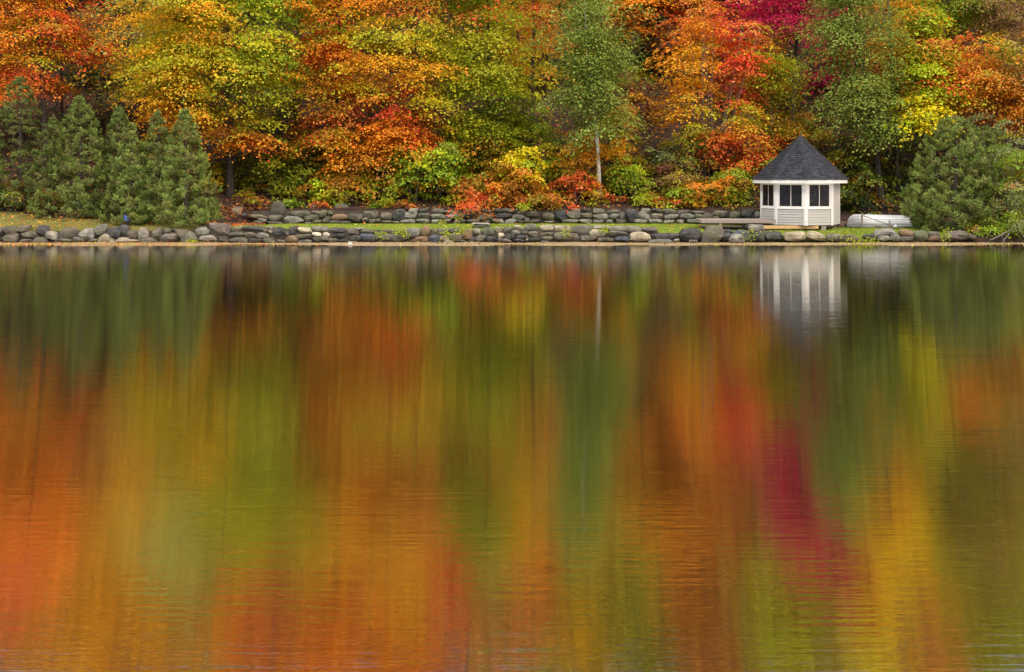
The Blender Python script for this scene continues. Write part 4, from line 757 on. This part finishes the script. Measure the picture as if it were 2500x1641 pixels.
# undergrowth shrubs on the slope
SHRUBS = [ # px, py centre, rx, rz, Y, colours, leaf size, label
 (640,440,70,55,70.2,('olive','dgreen','olive'),.16,'dark olive shrub in the hollow beside the big maple trunk'),
 (520,455,35,50,69.8,('gold','olive'),.15,'gold flecked shrub between the cedars and the big maple trunk'),
 (730,420,60,50,70.6,('dgreen','green','olive'),.16,'dark green shrub under the coral maple'),
 (785,468,24,24,68.7,('lime',),.17,'small lime green sapling standing over the upper wall'),
 (830,415,60,45,69.8,('orange','orange','olive'),.16,'spreading orange maple shrub above the mossy dome boulder'),
 (900,400,70,40,69.4,('orange','rust','orange'),.16,'wide orange maple shrub next to the lime green saplings'),
 (860,455,70,28,69,('rust','olive'),.15,'low rust and olive shrub behind the upper wall'),
 (960,455,40,30,69,('olive','green'),.15,'low green shrub behind the upper wall beside the rust one'),
 (1010,395,38,38,68.9,('lime','ygreen','green'),.18,'lime yellow sapling with large leaves'),
 (1075,400,60,45,69.5,('green','green','lime'),.18,'fresh green sapling bush beside the lime yellow one'),
 (1110,450,45,30,69,('amber','olive','lime'),.15,'yellow and green low shrub under the fresh green bush'),
 (1145,462,32,32,68.6,('coral','rust'),.15,'coral red small shrub close behind the upper wall'),
 (1180,495,45,16,68.2,('coral','rust','red'),.13,'low coral red creeper on top of the upper wall'),
 (1262,405,50,42,69.2,('yellow','lime','yellow'),.17,'bright yellow green maple sapling behind the upper wall'),
 (1225,455,45,40,69,('rust','orange'),.15,'rust orange shrub below the bright yellow green sapling'),
 (1280,462,50,38,69.0,('rust','rust','orange'),.15,'brown orange bush bulging over the upper wall'),
 (1345,400,50,50,70.2,('olive','green','gold'),.15,'olive bush between the yellow sapling and the birch trunk'),
 (1402,445,40,28,68.8,('red','coral'),.15,'red orange low maple bush next to the white birch trunk'),
 (1445,460,24,22,68.9,('gold','amber'),.14,'small golden bush hugging the foot of the white birch'),
 (1330,490,45,16,68.2,('coral','rust','olive'),.13,'low reddish creeper on the upper wall near the birch'),
 (1430,370,55,35,70.3,('amber','orange'),.15,'amber bush behind the white birch trunk'),
 (1505,370,40,26,70.4,('amber','gold'),.15,'amber bough shrub on the path side of the birch'),
 (1510,300,55,60,73,('rust','orange','olive'),.16,'rust orange bush along the path above the birch foot'),
 (1520,430,45,35,69.6,('olive','green'),.15,'olive green bush at the bottom of the leaf strewn path'),
 (1555,430,24,22,69.2,('lime',),.15,'small lime shrub at the bottom of the path'),
 (1575,480,26,16,68.4,('lime','olive'),.12,'low yellowish weeds behind the upper wall below the path'),
 (1640,400,50,55,70.6,('olive','dgreen','grey'),.13,'dusty green bush beside the path under the amber tree'),
 (1655,440,45,35,69.6,('purple','brown','olive'),.13,'purplish brown bush beside the path'),
 (1650,475,40,26,68.7,('lime','green','olive'),.14,'green and lime low shrub behind the upper wall near the deck'),
 (1720,455,55,35,69.2,('rust','olive','orange'),.14,'rust coloured shrub behind the deck'),
 (1790,440,50,45,69.2,('rust','olive','green'),.14,'olive and rust shrub behind the deck next to the gazebo'),
 (1700,360,45,45,71,('olive','rust'),.13,'thin olive undergrowth at the foot of the amber tree'),
 (1540,240,45,45,78,('brown','purple','rust'),.16,'brownish red bush along the upper path'),
 (1600,270,24,26,80,('brown','rust'),.14,'small brown bush growing on the upper path'),
 (1610,165,50,50,90,('dgreen','dgreen'),.2,'dark evergreen bush at the top of the path'),
 (1600,95,28,28,91,('grey','grey'),.18,'grey green bare topped bush at the top of the path'),
 (1550,195,40,20,86.5,('ygreen','olive'),.14,'yellowish weeds at the lip of the terrace'),
 (2070,400,55,60,71,('rust','olive','dgreen'),.15,'rust and olive bush behind the gazebo and rowboat'),
 (2090,480,60,45,69.4,('olive','dgreen','dgreen'),.15,'dark bush in the shade behind the rowboat bow'),
 (2170,450,60,70,71.5,('dgreen','olive','dgreen'),.15,'dark green bush behind the two trunks'),
 (2010,440,35,60,70.6,('olive','rust'),.15,'olive bush close behind the gazebo back wall'),
 (1960,320,60,50,73.5,('olive','orange','rust'),.15,'olive and orange bush behind the gazebo roof'),
 (1210,400,45,45,70.8,('rust','olive'),.15,'rust and olive bush beside the bright yellow green sapling'),
 (950,340,70,45,71.5,('orange','rust','coral'),.16,'orange undergrowth below the orange maple'),
 (1120,350,70,45,71.5,('olive','green','olive'),.16,'olive undergrowth below the yellow green maple'),
 (1270,320,60,45,72,('olive','green'),.16,'green undergrowth behind the bright yellow green sapling'),
 (30,480,60,26,66.2,('brown','olive','dgreen'),.13,'brown withered fern clump on the mossy bank'),
 (115,488,40,20,65.4,('olive','brown'),.13,'olive fern clump at the top of the mossy bank near the cedars'),
 (2420,420,60,80,66,('grey','grey','olive'),.11,'grey green shrub leaning against the wide bushy cedar'),
 (2485,450,60,115,63.2,('grey','olive','green'),.11,'drooping grey green shrub overhanging the fallen branch'),
 (2400,545,40,20,62.6,('olive','green'),.11,'low weeds under the drooping grey green shrub'),
 (2480,540,50,30,62.8,('green','olive','grey'),.11,'leafy lower boughs overhanging the beach by the fallen branch'),
]
for i, (px, py, rx, rz, Y, cs, ls, lab) in enumerate(SHRUBS):
    rr = np.random.RandomState(9000 + i); c = W(px, py, Y); mx_, mz = rx * Y / F, rz * Y / F; x0 = c.x; zb = gz(x0, Y); ry = min(mx_, 1.1)
    root = empty('shrub', (x0, Y, zb), lab, 'shrub'); pads = []; n = int(12 + 13 * mx_ * mz + 5 * mx_)
    for k in range(n):
        d = rr.normal(size=3) * .62; q = 1.; cc = np.array([c.x + d[0] * mx_ * q, c.y + d[1] * ry * q, c.z + d[2] * mz * (.9 if d[2] > 0 else 1.2)])
        cc[2] = max(cc[2], gz(cc[0], cc[1]) + .12)
        ca = PAL[cs[rr.randint(len(cs))]] * math.exp(rr.normal() * .15); cb = PAL[('olive', 'green', 'rust')[rr.randint(3)] if rr.rand() < .4 else cs[rr.randint(len(cs))]]; rad = rr.uniform(.25, .6) * (1.1 if mx_ > 1 else .75); pads.append((cc, d, rad, rad * .38, ca, cb, (rad / .5) ** 1.5))
    link('foliage', leaf_mesh('foliage', *pads_to_leaves(pads, rr, 95 * (.15 / ls) ** 1.3, ls * .88, droop=.3), LEAF2, LEAF2F), M['leaf'], root)
    ns = 4 if mz > .5 else 3
    for s_ in range(ns):
        tpd = Vector(pads[s_][0]); b0 = Vector((x0 + rr.uniform(-.3, .3) * mx_, Y + rr.uniform(-.2, .2), 0)); b0.z = gz(b0.x, b0.y) - .1
        MB().tube([b0, b0.lerp(tpd, .5) + Vector((rr.uniform(-.1, .1), 0, .1)), tpd], [.03, .022, .008], 5, False).build('stem', M['twig'], root, True)
# dead twigs of the grey shrub
tw = empty('bare_shrub', W(2485, 560, 63.5), 'bare pale twigs sticking out of the drooping grey green shrub', 'shrub')
rr = np.random.RandomState(3)
for i in range(9):
    p0 = W(2470 + rr.uniform(-15, 30), 520, 63.4); p1 = W(2440 + rr.uniform(-30, 60), rr.uniform(345, 470), 63.2 + rr.uniform(-.3, .3)); md = p0.lerp(p1, .5) + Vector((rr.uniform(-.3, .3), 0, .2))
    MB().tube([p0, md, p1], [.016, .012, .005], 5, False).build('twig', M['twig'], tw, True)

# ------------------------------------------------------------------ cedars
CED = (np.array((.100, .150, .028)), np.array((.185, .235, .044)), np.array((.17, .115, .05)))
def cedar(px, ytop, ybot, hw, Y, label, seed, tone=1., n=300, sp=75, droopy=False, name='cedar_tree', low=.12, pw=.68):
    r = np.random.RandomState(seed); x0 = WX(px, Y); zb = gz(x0, Y); zt = WZ(ytop, Y); z0 = max(WZ(ybot, Y), zb - .1); H = zt - z0; R = hw * Y / F
    root = empty(name, (x0, Y, zb), label, 'cedar tree' if name == 'cedar_tree' else 'conifer')
    P, N, T, S, C = [], [], [], [], []; Rd = min(R, 1.9)
    for k in range(int(n * 1.3)):
        t = r.rand() ** 1.25 * .985; prof = 1.12 * (1 - t) ** pw * min(1, (t + .10) / low * .6 + .4); a = r.uniform(0, 2 * math.pi); lump = 1.04 + .10 * math.sin(3 * a + seed + 5 * t) + .06 * math.sin(7 * a + 17 * t) + .06 * r.normal()
        q = prof * lump * (.45 + .55 * r.rand() ** .3)
        o = np.array([math.cos(a), math.sin(a), 0]); c = np.array([x0 + o[0] * R * q, Y + o[1] * Rd * q, z0 + t * H])
        c[2] = max(c[2], gz(c[0], c[1]) + .03)
        br = r.uniform(.19, .37) * (.5 + .6 * (1 - t)); m_ = int(1.45 * sp * (br / .40) ** 1.3)
        pitch = (-.25 if droopy else .8 + .45 * t) + .2 * r.normal(); ax = o * math.cos(pitch) + np.array([0, 0, math.sin(pitch)])
        side = np.array([-o[1], o[0], 0]); s_ = r.rand(m_); w_ = r.normal(size=m_) * .42 * (1 - s_ * .65); h_ = r.normal(size=m_) * .16
        p = c + br * ((s_ * 1.15 - .5)[:, None] * ax + w_[:, None] * side + h_[:, None] * np.array([0, 0, 1]))
        dirn = ax + .75 * w_[:, None] * side * 2 + r.normal(size=(m_, 3)) * .26 + (np.array([0, 0, -.25]) if droopy else np.array([0, 0, .12]))
        nn = o * .55 + np.array([0, 0, .6]) + r.normal(size=(m_, 3)) * .55
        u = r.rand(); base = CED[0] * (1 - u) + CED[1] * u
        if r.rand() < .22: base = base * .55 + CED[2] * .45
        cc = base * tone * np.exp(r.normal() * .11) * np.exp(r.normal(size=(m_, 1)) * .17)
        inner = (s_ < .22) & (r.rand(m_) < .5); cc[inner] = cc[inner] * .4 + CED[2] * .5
        P.append(p); N.append(nn); T.append(dirn); S.append(.135 * np.exp(r.normal(size=m_) * .25)); C.append(cc)
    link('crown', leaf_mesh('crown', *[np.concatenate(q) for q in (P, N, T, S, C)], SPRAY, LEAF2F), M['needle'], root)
    MB().tube([(x0, Y, zb - .3), (x0 + .04, Y, z0 + H * .5), (x0, Y, zt - .2)], [.13, .08, .015], 7).build('trunk', M['bark'], root, True)
    return root
cedar(48, 185, 520, 95, 67.2, 'dark drooping hemlock at the outer end of the evergreen row', 11, .72, 380, 80, True, 'hemlock_tree')
cedar(-70, 230, 520, 90, 66.8, 'dark hemlock past the outer end of the evergreen row', 12, .72, 260, 70, True, 'hemlock_tree')
cedar(130, 290, 525, 60, 66.2, 'dark narrow cedar tucked behind the broad one', 13, .8, 230, 75)
cedar(195, 238, 545, 92, 65.2, 'broad cedar standing over the mossy bank', 14, .98, 430, 85)
cedar(290, 262, 540, 62, 65.8, 'cedar with a narrow tip beside the broad one', 15, .9, 300, 80)
cedar(320, 300, 562, 58, 63.5, 'short bright green cedar above the blue plastic bag', 16, 1.08, 300, 80)
cedar(385, 275, 565, 62, 63.9, 'cedar with a tapering tip second from the big maple trunk', 17, 1.0, 320, 80)
cedar(452, 270, 566, 72, 63.3, 'pointed light green cedar reaching the wall top next to the big maple trunk', 18, 1.12, 420, 85)
cedar(2332, 285, 582, 122, 63.9, 'wide bushy cedar standing beside the upturned rowboat', 21, 1.1, 680, 85, low=.3, pw=.48)
cedar(2400, 310, 575, 75, 65.2, 'darker cedar behind the wide bushy one', 22, .9, 340, 80, low=.3, pw=.5)

# shaded evergreens in the hollows of the wood
for i, (px, yt, yb, hw, Y, lab) in enumerate([(610,300,480,70,73,'black green hemlock in the hollow behind the big maple trunk'),(700,250,470,70,74.5,'black green hemlock in the hollow under the coral maple'),(770,330,470,50,73,'small dark hemlock behind the spreading orange maple shrub'),
    (150,120,330,60,77,'dark hemlock showing through the gap in the red maple'),(245,140,330,50,78,'dark hemlock between the red maple and the pale poplar'),(900,200,430,70,74.5,'dark hemlock behind the orange undergrowth'),(1050,250,440,70,74,'dark hemlock behind the fresh green sapling bush'),
    (1300,230,440,60,74,'dark hemlock beside the white birch'),(1600,100,215,50,92,'dark spruce on the terrace at the top of the path'),(1655,100,215,40,93,'dark spruce on the terrace behind the red maple'),(2060,330,520,60,72,'dark hemlock behind the gazebo side wall'),(2120,350,520,60,72.5,'dark hemlock between the gazebo and the two trunks'),
    (2200,330,525,60,72.8,'dark hemlock between the two trunks and the wide bushy cedar'),(2240,120,420,40,76,'dark narrow hemlock behind the lime green tree'),(1880,250,440,60,75.5,'dark hemlock right behind the gazebo roof')]):
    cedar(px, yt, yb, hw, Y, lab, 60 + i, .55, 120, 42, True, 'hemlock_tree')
# small undergrowth plants dotted over the slope
rr = np.random.RandomState(21); kinds = (('rust', 'rust and brown'), ('green', 'leafy green'), ('olive', 'dull olive'), ('coral', 'coral red'), ('gold', 'golden'), ('purple', 'purplish'))
for i in range(96):
    Y = 68.0 + 9 * rr.rand() ** 2.2; px = rr.uniform(590, 2000); x0 = WX(px, Y); zb = gz(x0, Y); ck, cn = kinds[rr.choice(6, p=(.28, .22, .22, .13, .07, .08))]
    if 1545 < px < 1625 and Y > 70: continue
    root = empty('seedling', (x0, Y, zb), 'knee high %s seedling on the leaf strewn slope above the upper wall' % cn, 'plant', cn + ' seedlings'); h = rr.uniform(.25, .6)
    pads = []
    for k in range(7):
        cc = np.array([x0 + rr.normal() * .28, Y + rr.normal() * .18, zb + h * rr.uniform(.3, 1)]); pads.append((cc, rr.normal(size=3), rr.uniform(.16, .3), .1, PAL[ck] * math.exp(rr.normal() * .2), PAL[('olive', ck)[rr.randint(2)]], 1))
    link('foliage', leaf_mesh('foliage', *pads_to_leaves(pads, rr, 22, .13), LEAF3, LEAF3F), M['leaf'], root)
    MB().tube([(x0, Y, zb - .1), (x0 + .03, Y, zb + h * .5), (x0 + rr.uniform(-.1, .1), Y, zb + h)], [.015, .012, .005], 5, False).build('stem', M['twig'], root)

# ------------------------------------------------------------------ grass blades, fallen leaves, weeds in the wall
def scatter(n, x0, x1, y0, y1, r): return r.uniform(x0, x1, n), r.uniform(y0, y1, n)
r = np.random.RandomState(77)
x, y = scatter(70000, WX(575, 62), WX(2320, 62), 61.85, 67.2, r); y = 61.85 + (y - 61.85) ** 1.0
k = (x > WX(565, 62) + .35 * (y - 62)) & ~((x > WX(1722, 63.4)) & (y > np.where(x < WX(2040, 63), 63.3, 64.75))); x, y = x[k], y[k]; n = len(x)
P = np.stack([x, y, ground(x, y) + .005], 1); lean = r.normal(size=(n, 3)) * .35; lean[:, 2] = 1
fr = np.exp(-(y - 61.9) / .25)[:, None]; g0 = np.array((.18, .28, .018)); g1 = np.array((.30, .35, .03)); dry = np.array((.30, .24, .09)); u = np.clip(vnoise(x * .6, y * 1.2) + .2 * r.normal(size=n), 0, 1)[:, None]
Cc = (g0 * (1 - u) + g1 * u) * (1 - .35 * fr * r.rand(n, 1)) + dry * .35 * fr * r.rand(n, 1)
px_ = 1250 + x * F / y; tall = 1 + .9 * (px_ > 1880)
nn = r.normal(size=(n, 3)) * .4 + np.array([0, -1, .3])
tag(link('grass', leaf_mesh('grass', P, nn, lean, r.uniform(.05, .10, n) * tall, Cc * np.exp(r.normal(size=(n, 1)) * .2), BLADE * np.array([2.2, 1, 1]), BLADEF), M['grass']), 'short bright green mown grass between the two stone walls', 'grass', kind='stuff')
def litter(n, x0, x1, y0, y1, cols, size, name, label, dens=None, lift=.02):
    x, y = scatter(n, x0, x1, y0, y1, r)
    if dens is not None: k = dens(x, y) > r.rand(len(x)); x, y = x[k], y[k]
    n = len(x); P = np.stack([x, y, ground(x, y) + lift + .03 * r.rand(n)], 1); C = np.array([PAL[c] for c in cols])[r.randint(0, len(cols), n)] * np.exp(r.normal(size=(n, 1)) * .3)
    nn = np.array([0, -.35, 1.]) + r.normal(size=(n, 3)) * .45
    return tag(link(name, leaf_mesh(name, P, nn, r.normal(size=(n, 3)), size * np.exp(r.normal(size=n) * .3), C, LEAF3, LEAF3F), M['leaf']), label, 'leaves', kind='stuff')
litter(26000, -34, 34, 67.75, 90, ('brown', 'rust', 'brown', 'purple', 'coral', 'olive', 'brown'), .14, 'fallen_leaves', 'brown and red fallen leaves covering the wooded slope', lambda x, y: np.where(1250 + x * F / y > 1880, (y > 69) * 1., np.where(1250 + x * F / y < 560, (y > 66.5) * 1., 1.)))
litter(2600, WX(500, 66), WX(640, 66), 62.9, 68, ('brown', 'rust', 'coral', 'purple'), .12, 'fallen_leaves', 'red fallen leaves on the dark soil at the foot of the big maple', lambda x, y: (1250 + x * F / y < 575 + (y - 62) * 14) * 1.)
litter(1500, -34, WX(430, 62), 62, 65.5, ('amber', 'orange', 'coral', 'pale', 'pink'), .09, 'fallen_leaves', 'yellow and orange fallen leaves on the mossy bank')
litter(4200, -30, WX(900, 60.8), 59.6, 61.5, ('pink', 'amber', 'brown', 'pale', 'brown', 'olive', 'coral'), .06, 'fallen_leaves', 'orange fallen leaves washed up along the sand below the boulder wall', lambda x, y: .15 + .85 * sstep(-8, -22, x) , lift=.008)
litter(3500, WX(900, 60.8), 30, 59.5, 61.5, ('brown', 'pink', 'pale', 'olive', 'brown'), .055, 'beach_debris', 'scattered brown bits and leaves on the pale sand strip', lift=.008)
litter(500, WX(575, 64), WX(2330, 64), 62.2, 67, ('amber', 'yellow', 'brown', 'coral'), .08, 'fallen_leaves', 'few yellow fallen leaves lying on the mown lawn', lift=.05)
# weeds: small leafy tufts at the walls
WEEDS = [(930,574,14,14,61.3),(988,570,12,16,61.3),(975,566,16,12,61.3),(1090,572,18,16,61.3),(1125,567,10,10,61.35),(470,590,14,8,61.15),(1380,568,16,14,61.3),(1475,562,12,8,61.4),(1830,572,22,20,61.2),(2075,585,40,16,61.1),(2120,587,30,12,61.1),(2310,572,14,22,61.3),(1280,505,20,10,67.1),(1120,530,12,14,67),(1080,545,10,8,67),(910,470,26,24,68.4),(950,485,20,22,68.2),(830,488,22,20,68.3),(1765,485,22,26,68.4),(1810,490,24,26,68.4),(1560,486,22,20,68.5),(1620,505,30,12,67.9)]
for i, (px, py, rx, rz, Y) in enumerate(WEEDS):
    rr = np.random.RandomState(400 + i); c = np.array(W(px, py, Y)); n = 70; d = rr.normal(size=(n, 3)) * np.array([rx, rx * .6, rz * .8]) * Y / F * .55; P = c + d; P[:, 2] = np.maximum(P[:, 2], ground(P[:, 0], P[:, 1]) + .02)
    P[:, 1] = np.minimum(P[:, 1], Y + .05); big = .15 if py < 510 else .09
    u = rr.rand(n, 1); C = (PAL['green'] * u + PAL['ygreen'] * (1 - u)) * np.exp(rr.normal(size=(n, 1)) * .25)
    root = empty('weed', tuple(c), 'small green weed tuft sprouting from the lower wall or the rocks on the beach' if Y < 63 else 'green leafy weed growing at the upper wall', 'weed', 'weeds at the lower wall' if Y < 63 else 'weeds at the upper wall')
    link('leaves', leaf_mesh('leaves', P, rr.normal(size=(n, 3)) * .6 + np.array([0, -.6, .7]), rr.normal(size=(n, 3)) + np.array([0, 0, .4]), np.full(n, big), C, LEAF2, LEAF2F), M['leaf'], root)
    MB().tube([Vector(c) + Vector((0, .1, -rz * Y / F * .6)), Vector(c), Vector(c) + Vector((.03, -.02, rz * Y / F * .5))], [.01, .008, .004], 4, False).build('stem', M['twig'], root)
